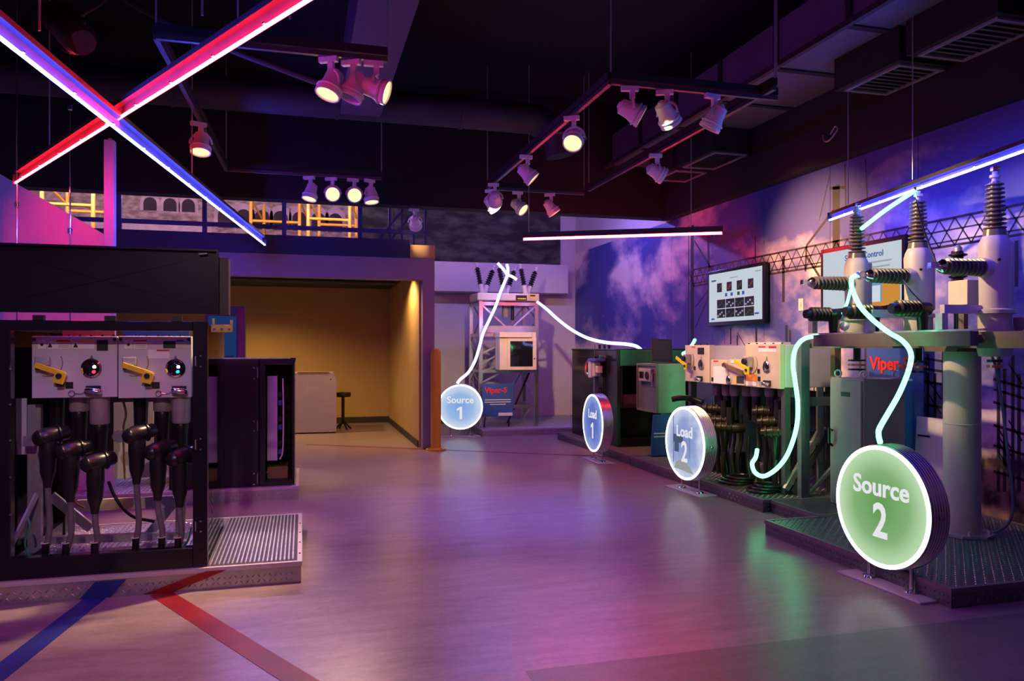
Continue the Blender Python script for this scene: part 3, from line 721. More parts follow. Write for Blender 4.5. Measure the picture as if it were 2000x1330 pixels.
# floor tape
def tape(pts, w, m, label, riser=None):
    t = thing('floor_tape', label, 'tape', (0, 0, 0))
    for a, b in zip(pts[:-1], pts[1:]):
        MB().bar(Vector((a[0], a[1], .0012)), Vector((b[0], b[1], .0012)), w, .0016).build('strip', m, t)
    if riser: MB().prism(riser, (0, -.0022, 0)).build('riser_strip', m, t)
    return t
fy = 5.07
pb0 = at_z(192, 1164, 0); pb1 = at_z(-40, 1345, 0)
d = (pb1 - pb0).normalized(); s0 = pb0 - d * ((pb0.y - fy + .002) / d.y)
tape([(s0.x, s0.y), (pb1.x + d.x * .6, pb1.y + d.y * .6)], .125, M_bluetape, 'blue floor tape running from the switchgear platform across the floor',
     [(s0.x - .085, fy - .001, .002), (s0.x + .085, fy - .001, .002), (s0.x + .17, fy - .001, PH - .035), (s0.x + .0, fy - .001, PH - .035)])
pr0 = at_z(315, 1160, 0); pr1 = at_z(610, 1345, 0)
d = (pr1 - pr0).normalized(); s1 = pr0 - d * ((pr0.y - fy + .002) / d.y)
tape([(s1.x, s1.y), (pr1.x + d.x * .8, pr1.y + d.y * .8)], .125, M_redtape, 'red floor tape running from the switchgear platform across the floor',
     [(s1.x - .10, fy - .001, .002), (s1.x + .07, fy - .001, .002), (s1.x + .38, fy - .001, PH - .02), (s1.x + .26, fy - .001, PH - .02)])
q0 = at_z(600, 868, 0); q1 = at_z(1215, 893, 0)
tape([(q0.x, q0.y), (q1.x, q1.y)], .06, M_redtape, 'thin red floor tape crossing the floor between the bollard and the Load 1 sign')

# ================================================================== LIDDED SWITCHGEAR (black cabinet with open lid)
def RB(x0, y0, x1, y1, b):
    """rectangle on a plane facing the viewer's side: returns a0,z0,a1,z1"""
    p = at_b(x0, (y0 + y1) / 2, b); q = at_b(x1, (y0 + y1) / 2, b)
    zt = at_b((x0 + x1) / 2, y0, b).z; zb = at_b((x0 + x1) / 2, y1, b).z
    return p.x, zb, q.x, zt
cb0 = at_b(-8, 900, 5.10).x; cb1 = at_b(405, 900, 5.10).x      # -1.7 .. -.58
cw = cb1 - cb0; CB, CBK = 5.10, 6.30
cab = thing('switchgear_cabinet', 'black switchgear cabinet with raised lid and open front on a tread plate platform', 'cabinet', (cb0, CB, PH))
zt = at_b(390, 628, CB).z - PH
pw = .085
for (x, y, ww) in ((0, 0, .075), (cw - pw, 0, pw), (0, CBK - CB - .07, .06)):
    bx(x, y, 0, x + ww, y + .07, zt).build('post', M_blackgloss, cab, bevel=.004)
bx(.075, 0, 0, cw - pw, .07, .125).build('bottom_rail', M_blackgloss, cab, bevel=.004)
bx(.075, 0, zt - .06, cw - pw, .07, zt).build('top_rail', M_blackgloss, cab, bevel=.004)
for x in (0,):
    bx(x, .07, zt - .06, x + .05, CBK - CB - .07, zt).build('side_top_rail', M_blackgloss, cab)
    bx(x, .07, 0, x + .05, CBK - CB - .07, .10).build('side_bottom_rail', M_blackgloss, cab)
bx(cw - .012, .07, .0, cw - .004, CBK - CB - .07, zt - .02).build('side_window', M_glass, cab)
bx(.004, .07, .10, .012, CBK - CB - .07, zt - .06).build('side_window', M_glass, cab)
# printed zigzag mark on the clear side
zz = MB()
for i in range(5): zz.obox((cw - .0125 + .0095, .30, .20 + i * .05), (.002, .07, .02), Matrix.Rotation(-.7, 3, 'X'))
zz.build('printed_mark', M_blacklabel, cab)
for (x, y) in ((392, 695), (392, 716), (392, 857), (392, 878), (392, 1018), (392, 1038)):
    p = at_b(x, y, CB); MB().lathe([(.007, 0), (.006, .004)], (p.x - cb0, 0, p.z - PH), (0, -1, 0), 10).build('bolt', M_chrome, cab, True)
for (x, y) in ((20, 720), (20, 790), (20, 860), (20, 932), (20, 1005)):
    p = at_b(x, y, CB); MB().lathe([(.007, 0), (.006, .004)], (p.x - cb0, 0, p.z - PH), (0, -1, 0), 10).build('bolt', M_chrome, cab, True)
for y in (705, 868, 1028):
    p = at_b(382, y, CB); bx(p.x - cb0 - .003, -.003, p.z - PH - .03, p.x - cb0 + .003, 0, p.z - PH + .03).build('hinge_slot', M_greycab, cab)
# diamond-plate tray
bx(.075, .07, .005, cw - pw, CBK - CB - .07, .012).build('floor_tray', M_tread, cab)
m = MB(); lugs(m, (.08, .08, .012), (1, 0, 0), (0, 1, 0), (0, 0, 1), cw - .18, CBK - CB - .16, s=.034, L=.026); m.build('tray_lugs', M_tread, cab, kind='stuff')
bx(.06, CBK - CB - .03, .60, cw - .16, CBK - CB - .02, zt - .16).build('rear_panel', M_blacksteel, cab)  # dark sheet added to darken the interior behind the elbows
bx(.0, CBK - CB - .05, .56, cw - .12, CBK - CB - .02, .60).build('rear_rail', M_blacksteel, cab)
# raised lid: shallow pan tilted slightly back
la0, lz0, la1, lz1 = RB(-40, 482, 428, 612, 5.12)
lid = bx(la0 - cb0, .0, lz0 - PH, la1 - cb0, .012, lz1 - PH)
lid = lid.build('lid', M_blackgloss, cab, bevel=.003)
Lx0, Lx1, Lz0, Lz1 = la0 - cb0, la1 - cb0, lz0 - PH, lz1 - PH
for q in ((Lx0, Lz1 - .012, Lx1, Lz1), (Lx0, Lz0, Lx1, Lz0 + .022), (Lx0, Lz0 + .022, Lx0 + .012, Lz1 - .012), (Lx1 - .012, Lz0 + .022, Lx1, Lz1 - .012)):
    bx(q[0], -.035, q[1], q[2], .0, q[3]).build('lid_lip', M_blackgloss, lid)
# creased stiffening cross pressed in the lid
cx_, cz_ = (Lx0 + Lx1) / 2, (Lz0 + Lz1) / 2
for (ax, az) in ((Lx0 + .02, Lz0 + .03), (Lx1 - .02, Lz0 + .03), (Lx0 + .02, Lz1 - .02), (Lx1 - .02, Lz1 - .02)):
    MB().bar((ax, 0, az), (cx_, -.004, cz_), .004, .004).build('crease', M_blackgloss, lid)
bx(Lx1 - .002, .02, Lz0 + .0, Lx1 + .055, .16, Lz1 - .045).build('lid_side_flap', M_blacksteel, lid)
p = at_b(396, 494, 5.10); MB().bar((p.x - cb0 - .02, -.03, p.z - PH - .012), (p.x - cb0 + .03, -.03, p.z - PH - .006), .012, .01).build('latch', M_chrome, lid)
# brass-coloured hinge bracket on the corner
hb = at_b(415, 640, 5.14); hx, hz = hb.x - cb0, hb.z - PH
bx(hx - .01, .03, hz - .03, hx + .12, .045, hz + .02).build('hinge_bracket', M_brass, cab, bevel=.003)
hk = bx(hx + .0, .028, hz + .02, hx + .014, .046, hz + .06).build('bracket_ear', M_brass, cab)
bx(hx + .105, .028, hz + .02, hx + .12, .046, hz + .05).build('bracket_ear', M_brass, cab)
for xx in (.012, .055, .1): MB().lathe([(.009, 0), (.007, .006)], (hx + xx, .03, hz - .01), (0, -1, 0), 10).build('bracket_bolt', M_chrome, cab, True)
for x in (75, 215, 345):
    p = at_b(x, 627, CB); bx(p.x - cb0 - .03, -.004, zt, p.x - cb0 + .03, .03, zt + .03).build('lid_hinge', M_blacksteel, cab)

# operator unit inside
UB = 5.32
un = thing('switch_operator_unit', 'light grey switch operator with two panels, yellow handles and round windows inside the lidded cabinet', 'switchgear', (cb0, UB, PH))
LAMP1 = emis('lamp_white_blue', (.75, .85, 1.0), 26)
def lpt(x, y, b=UB): 
    p = at_b(x, y, b); return p.x - cb0, p.z - PH
def lab(x0, y0, x1, y1, m, par, name='warning_label', t=.002, y=0.0):
    ax, az = lpt(x0, y1); bx_, bz = lpt(x1, y0)
    return bx(min(ax, bx_), y - t, min(az, bz), max(ax, bx_), y, max(az, bz)).build(name, m, par)
def op_panel(x0, x1, dx, lampcol, n):
    ax, az = lpt(x0, 778); ex, ez = lpt(x1, 657)
    pn = bx(ax, 0, az, ex, .055, ez).build('control_panel', M_panel, un, bevel=.004)
    # labels
    lab(x0 + 12, 665, x0 + 28, 681, M_whitelabel, pn, 'hazard_label'); MB().obox((lpt(x0 + 20, 673)[0], -.003, lpt(x0 + 20, 673)[1]), (.016, .003, .016), Matrix.Rotation(.78, 3, 'Y')).build('hazard_symbol', M_blacklabel, pn)
    if n == 0:
        lab(x0 + 31, 666, x0 + 75, 681, M_whitelabel, pn); lab(x0 + 48, 664, x0 + 75, 668, M_redlabel, pn, 'red_label_band', .0035)
        lab(x0 + 79, 668, x0 + 122, 681, M_whitelabel, pn); lab(x0 + 97, 664, x0 + 122, 668, M_yellow, pn, 'yellow_label_band', .0035)
        lab(x0 + 127, 664, x0 + 149, 685, M_blacklabel, pn, 'rating_plate')
        for q in (36, 86):
            X, Z = lpt(x0 + q, 674); MB().prism([(X - .014, -.0045, Z - .014), (X + .014, -.0045, Z - .014), (X, -.0045, Z + .014)], (0, .002, 0)).build('hazard_triangle', M_blacklabel, pn)
    else:
        lab(x0 + 30, 665, x0 + 56, 681, M_whitelabel, pn); lab(x0 + 30, 664, x0 + 56, 667, M_redlabel, pn, 'red_label_band', .0035)
        lab(x0 + 58, 683, x0 + 100, 700, M_whitelabel, pn); lab(x0 + 75, 683, x0 + 100, 686, M_redlabel, pn, 'red_label_band', .0035)
        lab(x0 + 88, 665, x0 + 128, 680, M_panel, pn, 'rating_plate'); lab(x0 + 88, 666, x0 + 112, 680, M_blacklabel, pn, 'rating_window', .0035); lab(x0 + 113, 664, x0 + 128, 667, M_bluelabel, pn, 'blue_label_band', .0035)
    # label text lines
    for i in range(3):
        lab(x0 + 52 if n == 0 else x0 + 34, 671 + i * 3, x0 + 73 if n == 0 else x0 + 54, 672 + i * 3, M_greycab, pn, 'label_line', .003)
    # handle pivot block, guide arc
    X, Z = lpt(x0 + 27 + dx, 705)
    bx(X - .05, -.045, Z - .03, X + .03, 0, Z + .025).build('pivot_block', M_galv, pn, bevel=.006)
    bx(X - .045, -.05, Z - .055, X + .02, 0, Z - .025).build('pivot_clamp', M_blacksteel, pn, bevel=.004)
    MB().torus((X + .01, -.004, Z - .01), (0, 1, 0), .085, .003, 14, 6, -.5, PI * .6, (1, 0, 0)).build('travel_arc', M_greycab, pn)
    p0 = Vector((lpt(x0 + 12 + dx, 712)[0], -.06, lpt(x0 + 12 + dx, 712)[1])); p1 = Vector((lpt(x0 + 70 + dx, 731)[0], -.06, lpt(x0 + 70 + dx, 731)[1]))
    MB().bar(p0, p1, .010, .034, (0, 0, 1)).build('yellow_handle', M_yellow, pn, bevel=.003)
    MB().obox(p1 + Vector((-.03, 0, -.018)), (.062, .014, .075), Matrix.Rotation(.3, 3, 'Y')).build('handle_grip', M_yellow, pn, bevel=.004)
    MB().lathe([(.017, 0), (.017, .012)], p1 + Vector((-.03, -.006, -.008)), (0, -1, 0), 14).build('handle_knob', M_blacklabel, pn, True)
    bx(p1.x - .05, -.05, p1.z - .075, p1.x - .012, -.02, p1.z - .05).build('handle_stop', M_blacksteel, pn)
    # round window in a chrome ring with lamp behind
    gx, gz = lpt(x0 + 117 if n == 0 else x0 + 112, 719)
    MB().lathe([(.060, 0), (.060, .010), (.048, .016), (.046, .006)], (gx, 0, gz), (0, -1, 0), 26, False).build('window_ring', M_chrome, pn, True)
    MB().prism([(gx - .05, -.002, gz - .03), (gx + .05, -.002, gz - .03), (gx, -.002, gz + .085)], (0, .002, 0)).build('window_plate', M_chrome, pn)
    MB().lathe([(.046, 0), (.038, .006), (.02, .010), (.0, .011)], (gx, -.002, gz), (0, -1, 0), 22).build('window_glass', M_screenoff, pn, True)
    MB().lathe([(.010, 0), (.0, .008)], (gx + .018, -.012, gz + .008), (0, -1, 0), 10).build('window_lamp', LAMP1, pn, True)
    MB().lathe([(.012, 0), (.0, .006)], (gx + .014, -.011, gz - .022), (0, -1, 0), 10).build('indicator', emis('indicator_%d' % n, lampcol, 2.5), pn, True)
    lab(x0 + 66 + dx, 746, x0 + 81 + dx, 759, M_blacklabel, pn, 'black_plate', .004)
    # padlock hasp and pull ring
    hx_, hz_ = lpt(x0 + 122 if n == 0 else x0 + 120, 764)
    bx(hx_ - .045, -.02, hz_ + .008, hx_ + .04, 0, hz_ + .035).build('hasp', M_blacksteel, pn, bevel=.004)
    MB().lathe([(.018, -.045), (.022, -.03), (.022, .03), (.014, .05)], (hx_, -.03, hz_), (1, 0, -.1), 12).build('padlock', M_chrome, pn, True)
    MB().torus((hx_ - .125, -.012, hz_ - .012), (0, 1, 0), .017, .003, 16, 6).build('pull_ring', M_chrome, pn, True)
    MB().tube([(hx_ - .108, -.012, hz_ - .012), (hx_ - .07, -.015, hz_ - .014), (hx_ - .04, -.02, hz_ + .006)], .0025, 6).build('lanyard', M_chrome, pn, True)
    for x in (x0 + 5, x1 - 5):
        X, Z = lpt(x, 663); MB().lathe([(.011, 0), (.011, .006)], (X, 0, Z), (0, -1, 0), 10).build('panel_screw', M_blacklabel, pn)
op_panel(62, 229, 0, (1, .03, .08), 0)
op_panel(231, 374, 0, (.03, .35, .5), 1)
# tank behind the panels
ax, az = lpt(66, 776); ex, ez = lpt(372, 662)
bx(ax, .056, az + .01, ex, .42, ez).build('tank', M_galv, un)
for x in range(66, 372, 22):
    X, Z = lpt(x, 654); MB().lathe([(.008, 0), (.008, .014)], (X, .03, Z - .012), n=8).build('lid_bolt', M_blacklabel, un)
BUSH = [(112, 5.52, None, 838), (155, 5.46, 803, 872), (195, 5.40, 828, 895), (275, 5.52, None, 838), (318, 5.46, 803, 868), (354, 5.40, 826, 880)]
for x, b, cy_, ey in BUSH:
    p = at_b(x, 778, b); X = p.x - cb0; Y = b - UB; Zt = az + .01
    ze = at_b(x, ey, b).z - PH
    if cy_:
        zc = at_b(x, cy_, b).z - PH
        MB().lathe([(.058, 0), (.058, Zt - zc - .01), (.052, Zt - zc)], (X, Y, Zt), (0, 0, -1), 20).build('bushing_can', mat('mauve_grey_can', (.45, .38, .40), .45, .3), un, True)
    else: zc = Zt
    MB().lathe([(.045, 0), (.05, .02), (.046, .05), (.04, max(.06, zc - ze))], (X, Y, zc), (0, 0, -1), 18).build('bushing', M_rubber, un, True)
# steel legs, braces and rear plates of the stand
def lp3(x, y, b): p = at_b(x, y, b); return Vector((p.x - cb0, b - UB, p.z - PH))
MB().bar(lp3(69, 790, 5.5), lp3(69, 1068, 5.5), .075, .05).build('stand_leg', M_galv, un)
MB().bar(lp3(360, 790, 5.75), lp3(352, 1040, 5.75), .06, .05).build('stand_leg', M_galv, un)
bx(*(lp3(32, 888, 5.48)), *(lp3(52, 778, 5.48) + Vector((0, .01, 0)))).build('side_plate', M_panel, un)
MB().bar(lp3(72, 965, 5.42), lp3(14, 1082, 5.22), .05, .012, (1, 0, 0)).build('stand_brace', M_galv, un)
MB().bar(lp3(100, 968, 5.85), lp3(178, 1032, 5.85), .03, .06).build('stand_brace', M_galv, un)
MB().bar(lp3(345, 975, 5.85), lp3(290, 1045, 5.85), .03, .06).build('stand_brace', M_galv, un)
MB().bar(lp3(95, 1055, 5.75), lp3(365, 1045, 5.75), .05, .05).build('stand_rail', M_galv, un)
pq = lp3(222, 935, 5.9); pr_ = lp3(300, 785, 5.9)
bx(pq.x, pq.y, pq.z, pr_.x, pq.y + .01, pr_.z).build('rear_plate', M_panel, un)
pq = lp3(150, 1000, 6.0); pr_ = lp3(350, 968, 6.0)
bx(pq.x, pq.y, pq.z, pr_.x, pq.y + .03, pr_.z).build('rear_shelf', M_tan, un)
MB().lathe([(.045, 0), (.045, .02)], lp3(58, 862, 5.38), (-.3, -1, .2), 4).build('socket_cover', M_galv, un)
MB().lathe([(.042, 0), (.042, .02)], lp3(234, 852, 5.5), (-.2, -1, .1), 8).build('socket_cover', M_galv, un)
MB().tube([lp3(240, 780, 5.5), lp3(246, 810, 5.5), lp3(241, 840, 5.5), lp3(244, 935, 5.6)], .008, 6).build('braid', M_brass, un, True)

# cable elbows, each with its own cable
def elbow(x, y, b, xe, ye, label, tilt=0.0, col=M_cablegrey):
    p = at_b(x, y, b); t = thing('cable_elbow', label, 'cable', (p.x, b, PH + .012), 0, 'black cable elbows in the lidded cabinet')
    z = p.z - PH - .012; kx = 1.0
    c = Vector((0, 0, z))
    hd = Vector((-.86 + tilt * 1.2, -.50, -.16)).normalized()
    MB().lathe([(.036, -.115), (.043, -.105), (.045, -.065), (.054, -.045), (.057, .0), (.056, .025), (.048, .045), (.050, .052), (.042, .07), (.026, .084), (.012, .088)], c, hd, 22).build('elbow_head', M_rubber, t, True)
    MB().torus(c + hd * -.055, hd, .054, .008, 20, 6).build('head_collar', M_rubber, t, True)
    q = at_b(xe, ye, b - .02); e = Vector((q.x - p.x, -.02, 0.005))
    m1 = c + Vector((.0, -.015, -.22)) + (e - c) * .02
    MB().lathe([(.046, 0), (.050, .06), (.050, .12), (.046, .15), (.043, .22), (.027, .27), (.022, .31)], c, (m1 - c), 18).build('elbow_body', M_rubber, t, True)
    s = c + (m1 - c).normalized() * .30
    MB().tube([s, s + Vector((.004, 0, -.08)), (s + e) / 2 + Vector((.015, .01, 0)), e + Vector((0, 0, .09)), e], .018, 10).build('cable', col, t, True)
    MB().cyl(e + Vector((0, 0, .02)), e + Vector((.004, .0, .16)), .0225, .021, 12).build('cable_sleeve', M_rubber, t, True)
    MB().torus(e + Vector((0, 0, .165)), (0, 0, 1), .022, .003, 12, 5).build('cable_tie', M_whitelabel, t)
    return t
elbow(95, 852, 5.24, 88, 1076, 'black cable elbow with grey cable, the one nearest the steel stand leg')
elbow(139, 880, 5.21, 128, 1080, 'black cable elbow with grey cable, second from the steel stand leg', .05)
elbow(187, 903, 5.18, 184, 1072, 'big glossy black cable elbow hanging lowest under the panel with the red indicator', .1)
elbow(268, 848, 5.24, 264, 1068, 'black cable elbow with straight grey cable beside the square socket cover', .12)
elbow(309, 880, 5.21, 315, 1066, 'black cable elbow with grey cable, between two others under the panel with the teal indicator', .15)
elbow(352, 893, 5.18, 347, 1066, 'black cable elbow close against the bolted cabinet post', .2)
tag(MB().tube([at_b(54, 1012, 5.22), at_b(58, 1028, 5.2), at_b(49, 1058, 5.19), at_b(54, 1080, 5.19), at_b(66, 1092, 5.19)], .006, 8).build('ground_wire', M_greenwire, None, True), 'thin green ground wire by the stand brace in the lidded cabinet', 'wire')
tag(MB().tube([at_b(374, 1030, 5.3), at_b(365, 1060, 5.28), at_b(345, 1074, 5.26), at_b(300, 1078, 5.25)], .006, 8).build('ground_wire', M_greenwire, None, True), 'thin teal ground wire curling by the bolted cabinet post', 'wire')
tag(MB().tube([at_b(140, 958, 5.5), at_b(148, 982, 5.5), at_b(165, 992, 5.5)], .007, 8).build('control_wire', M_yellowwire, None, True), 'short yellow wire looping behind the cable elbows', 'wire')
tag(MB().tube([at_b(212, 940, 5.45), at_b(222, 965, 5.45), at_b(238, 990, 5.45), at_b(262, 1010, 5.5), at_b(300, 1018, 5.6)], .011, 8).build('control_cable', M_rubber, None, True), 'thin black control cable sagging under the lowest elbow', 'cable')
# coloured display boards standing behind the operator
for x0, x1, m, n in ((122, 224, M_redprint, 'red orange printed board standing on the switch operator tank'), (240, 370, M_bluelabel, 'blue printed board with white lines standing on the switch operator tank')):
    a0, z0, a1, z1 = RB(x0, 643, x1, 662, 5.62)
    t = thing('printed_board', n, 'board', (a0, 5.62, z0))
    bx(0, 0, 0, a1 - a0, .01, z1 - z0).build('board', mat('orange_print', (.62, .20, .08), .5) if m is M_redprint else m, t)
    for i in range(5):
        w = (a1 - a0) / 6; bx(w * (.4 + i * 1.1), -.002, .005, w * (1.1 + i * 1.1), 0, .02).build('printed_line', M_whiteprint, t)

# ================================================================== SECOND BLACK CABINET
SB = 7.95
sx0, sx1 = at_b(330, 800, SB).x, at_b(575, 800, SB).x
sw = sx1 - sx0; ztop = at_b(500, 703, SB).z - PH
c2 = thing('relay_cabinet', 'black steel cabinet with a hinged panel and open side bay on the second platform', 'cabinet', (sx0, SB, PH))
def l2(x): return at_b(x, 800, SB).x - sx0
D2 = .92
bx(0, 0, .0, l2(505), .02, ztop).build('front_panel', M_blacksteel, c2, bevel=.003)
bx(l2(507), 0, 0, l2(518), .06, ztop).build('frame_post', M_blacksteel, c2, bevel=.003)
bx(l2(571), 0, 0, sw, .05, ztop).build('frame_post', M_blacksteel, c2, bevel=.003)
bx(l2(518), 0, ztop - .05, l2(571), .05, ztop).build('frame_rail', M_blacksteel, c2)
bx(l2(518), 0, 0, l2(571), .05, .04).build('frame_rail', M_blacksteel, c2)
bx(-.0, .0, ztop, sw + .01, D2, ztop + .012).build('roof', M_blacksteel, c2)
bx(0, D2 - .015, 0, sw, D2, ztop).build('rear_panel', M_blacksteel, c2)
bx(sw - .015, .05, 0, sw, D2 - .015, ztop).build('side_panel', M_blacksteel, c2)
bx(0, .02, 0, .015, D2 - .015, ztop).build('side_panel', M_blacksteel, c2)
bx(l2(518), .05, .04, sw - .015, D2 - .015, .05).build('bottom_plate', M_blacksteel, c2)
def z2(y): return at_b(540, y, SB).z - PH
mp = bx(l2(521), .10, z2(902), l2(541), .45, z2(735)).build('mounting_plate', M_panel, c2)
for i in range(9):
    z = z2(890) + i * (z2(745) - z2(890)) / 9; bx(l2(543), .12 + (i % 3) * .02, z, l2(550), .16, z + .05).build('terminal_block', (M_bluelabel, M_blacklabel, M_whitelabel)[i % 3], c2)
MB().tube([(l2(552), .1, z2(740)), (l2(553), .1, z2(800)), (l2(552), .1, z2(880)), (l2(546), .1, z2(900))], .008, 6).build('wire_loom', M_whitelabel, c2, True)
bx(l2(521), .12, z2(946), l2(562), .5, z2(915)).build('lower_box', M_olive, c2, bevel=.004)
for y in (718, 739, 822, 840, 923, 944):
    MB().lathe([(.010, 0), (.008, .005)], (l2(496), 0, z2(y)), (0, -1, 0), 10).build('bolt', M_chrome, c2, True)
for y in (728, 831, 933): bx(l2(502), -.004, z2(y + 10), l2(504), 0, z2(y - 10)).build('hinge', M_greycab, c2)
bx(l2(567), -.02, ztop - .02, l2(577), .03, ztop + .02).build('corner_latch', M_blacksteel, c2)

# ================================================================== PASSAGE
p = at_z(575, 848, 0); q = at_z(657, 845, 0)
gb = thing('equipment_crate', 'pale grey metal equipment box with one cut corner standing in the passage', 'box', (p.x - .05, p.y, 0), -.03)
w = q.x - p.x + .05; h = 1.07
MB().prism([(0, 0, .02), (w, 0, .02), (w, 0, h - .09), (w - .06, 0, h), (0, 0, h)], (0, .7, 0)).build('body', mat('mauve_grey_enamel', (.40, .355, .40), .5, var=.05), gb, bevel=.008)
for x in (.05, w - .05): bx(x - .03, .05, 0, x + .03, .65, .02).build('foot', M_dark, gb)
MB().prism([(.1, -.004, h - .02), (w - .12, -.004, h - .02), (w - .12, -.004, h + .01), (.1, -.004, h + .01)], (0, .1, 0)).build('top_strip', M_brass, gb)
for x in (.06, w - .1): MB().lathe([(.012, 0), (.009, .006)], (x, 0, h - .12), (0, -1, 0), 10).build('bolt', M_blacklabel, gb)
p = at_z(670, 838, 0)
st = thing('black_bar_stool', 'slim black bar stool with padded seat beside the grey box', 'stool', (p.x, p.y, 0))
MB().lathe([(.13, 0), (.15, .03), (.14, .08), (.03, .09)], (0, 0, .60), n=18).build('seat', M_rubber, st, True)
MB().cyl((0, 0, .1), (0, 0, .6), .03, n=10).build('column', M_blacksteel, st, True)
for i in range(4):
    a = i * PI / 2 + .4; MB().cyl((0, 0, .16), (.16 * math.cos(a), .16 * math.sin(a), 0), .016, n=8).build('leg', M_blacksteel, st, True)
p = at_b(446, 650, 13.0); q = at_b(478, 650, 13.0); z1 = at_b(460, 598, 13.0).z
kk = thing('display_kiosk', 'tall blue lit display kiosk with violet side panel at the passage end', 'kiosk', (p.x - .35, 13.0, 0))
w = q.x - p.x + .35
bx(0, 0, 0, w, .25, z1).build('cabinet', mat('blue_kiosk', (.05, .07, .30), .4), kk)
bx(w - .10, -.006, .05, w - .005, 0, z1 - .03).build('violet_strip', mat('violet_kiosk', (.22, .03, .22), .4), kk)
bx(.05, -.006, .5, w - .13, 0, z1 - .16).build('lit_panel', emis('kiosk_screen', (.05, .14, .55), .25), kk)
for i in range(4): bx(.30, -.009, .75 + i * .18, w - .16, -.006, .84 + i * .18).build('printed_block', mat('dull_blue_print', (.04, .09, .26), .5), kk)
# exposed pipe and cable tray inside the passage head
tag(MB().cyl(at_b(400, 541, 13.2), at_b(872, 556, 13.2) + Vector((-.9, 0, 0)), .035, n=10).build('ceiling_pipe', M_dark, None, True), 'dark pipe crossing the passage just under its ceiling', 'pipe')
for x in (565, 668):
    p = at_b(x, 540, 13.0); tag(MB().cyl((p.x, 13.0, p.z - .03), (p.x, 13.0, 2.70), .012, n=8).build('pipe_hanger', M_tan, None, True), 'short pale hanger rod on the passage ceiling', 'rod', 'passage hanger rods')
# bollard
p = at_z(846, 877, 0)
bo = thing('bollard', 'tall yellow bollard sleeve standing against the passage jamb', 'bollard', (p.x + .02, p.y - .12, 0))
MB().lathe([(.075, .03), (.078, 1.40), (.074, 1.45), (.05, 1.485), (.0, 1.50)], (0, 0, 0), n=24).build('sleeve', M_bollard, bo, True)
MB().lathe([(.15, 0), (.15, .02), (.10, .035), (.078, .04)], (0, 0, 0), n=24).build('base_flange', M_bollard, bo, True)
for i in range(4):
    a = i * PI / 2 + .5; MB().lathe([(.014, 0), (.014, .018)], (.125 * math.cos(a), .125 * math.sin(a), .02), n=6).build('anchor_bolt', M_brass, bo)

# ================================================================== LATTICE TOWER (Source 1)
TH = .115
ta0, ta1, tb0, tb1 = 3.02, 4.04, 13.05, 13.85
tz = at_b(990, 588, 13.05).z - TH
tw = thing('lattice_tower', 'aluminium lattice tower stand against the back wall behind the Source 1 sign', 'tower', (ta0, tb0, TH))
W_, D_ = ta1 - ta0, tb1 - tb0
for (x, y) in ((0, 0), (W_, 0), (0, D_), (W_, D_)): bx(x - .032, y - .032, 0, x + .032, y + .032, tz).build('leg', M_alum, tw)
for z in (.35, .98, 1.62, tz - .05):
    for y in (0, D_): MB().bar((.03, y, z), (W_ - .03, y, z), .035, .06).build('girt', M_alum, tw)
    for x in (0, W_): MB().bar((x, .03, z), (x, D_ - .03, z), .035, .05).build('girt', M_alum, tw)
bx(.03, -.04, 1.66, W_ - .03, -.015, 1.78).build('cross_plate', M_alum, tw)
for y, zz in ((-.02, ((1.78, tz - .08),)), (D_, ((.35, .98), (.98, 1.62), (1.62, tz - .08)))):
    for z0, z1 in zz:
        MB().bar((.02, y, z1), (W_ * .42, y, z0), .03, .03).build('brace', M_alum, tw); MB().bar((W_ - .02, y, z1), (W_ * .58, y, z0), .03, .03).build('brace', M_alum, tw)
for x in (0, W_):
    for i in range(6):
        z0 = .1 + i * .36; MB().bar((x, .02 if i % 2 else D_ - .02, z0), (x, D_ - .02 if i % 2 else .02, z0 + .34), .024, .024).build('brace', M_alum, tw)
for i in range(5):
    MB().bar((.03, -.02, .62 + i * .17), (.32, -.02, .76 + i * .17), .024, .03).build('brace', M_alum, tw)
MB().bar((.02, -.02, .02), (.30, -.02, .26), .03, .03).build('brace', M_alum, tw)
MB().bar((W_ * .5, .1, .05), (W_ * .9, .1, .95), .04, .03).build('brace', M_blacksteel, tw)
# recloser head with three bushing pairs
rc = thing('recloser_head', 'cream recloser head with six black bushings in three leaning pairs on the lattice tower', 'recloser', (ta0, tb0, TH + tz))
bx(-.08, -.1, .0, W_ + .03, .55, .135).build('tank', M_tan, rc, bevel=.02)
bx(W_ * .60, -.106, .01, W_ * .80, -.1, .10).build('name_plate', M_blacklabel, rc); bx(W_ * .63, -.11, .03, W_ * .78, -.106, .05).build('yellow_band', M_yellow, rc)
bx(W_ * .82, -.106, .03, W_ + .0, -.1, .13).build('yellow_plate', mat('pale_yellow_label', (.62, .48, .16), .5), rc); bx(W_ * .86, -.11, .085, W_ * .95, -.106, .11).build('plate_number', M_blacklabel, rc)
for i, x in enumerate((.04, .44, .84)):
    for s, y, lx in ((-1, -.02, -.10), (1, .42, .17)):
        dd = Vector((lx, s * .05 - .02 * 0, .42)).normalized()
        o = Vector((x + (.06 if s > 0 else 0), y * .3 + .05, .13))
        hb_ = MB().lathe([(.05, 0), (.045, .16), (.03, .18)], o, dd, 14).build('bushing_base', M_cream, rc, True)
        prof = [(.028, 0)]
        for k in range(7): prof += [(.03, k * .042), (.055, k * .042 + .012), (.03, k * .042 + .03)]
        prof += [(.024, .30)]
        MB().lathe(prof, o + dd * .17, dd, 14).build('bushing', M_rubber, rc, True)
        MB().lathe([(.018, 0), (.018, .05), (.028, .055), (.028, .075), (.01, .085)], o + dd * .47, dd, 10).build('terminal', M_cream, rc, True)
MB().cyl((W_ * .5, .2, -.28), (W_ * .5, .2, 0), .07, n=14).build('mechanism_can', M_greycab, rc, True)
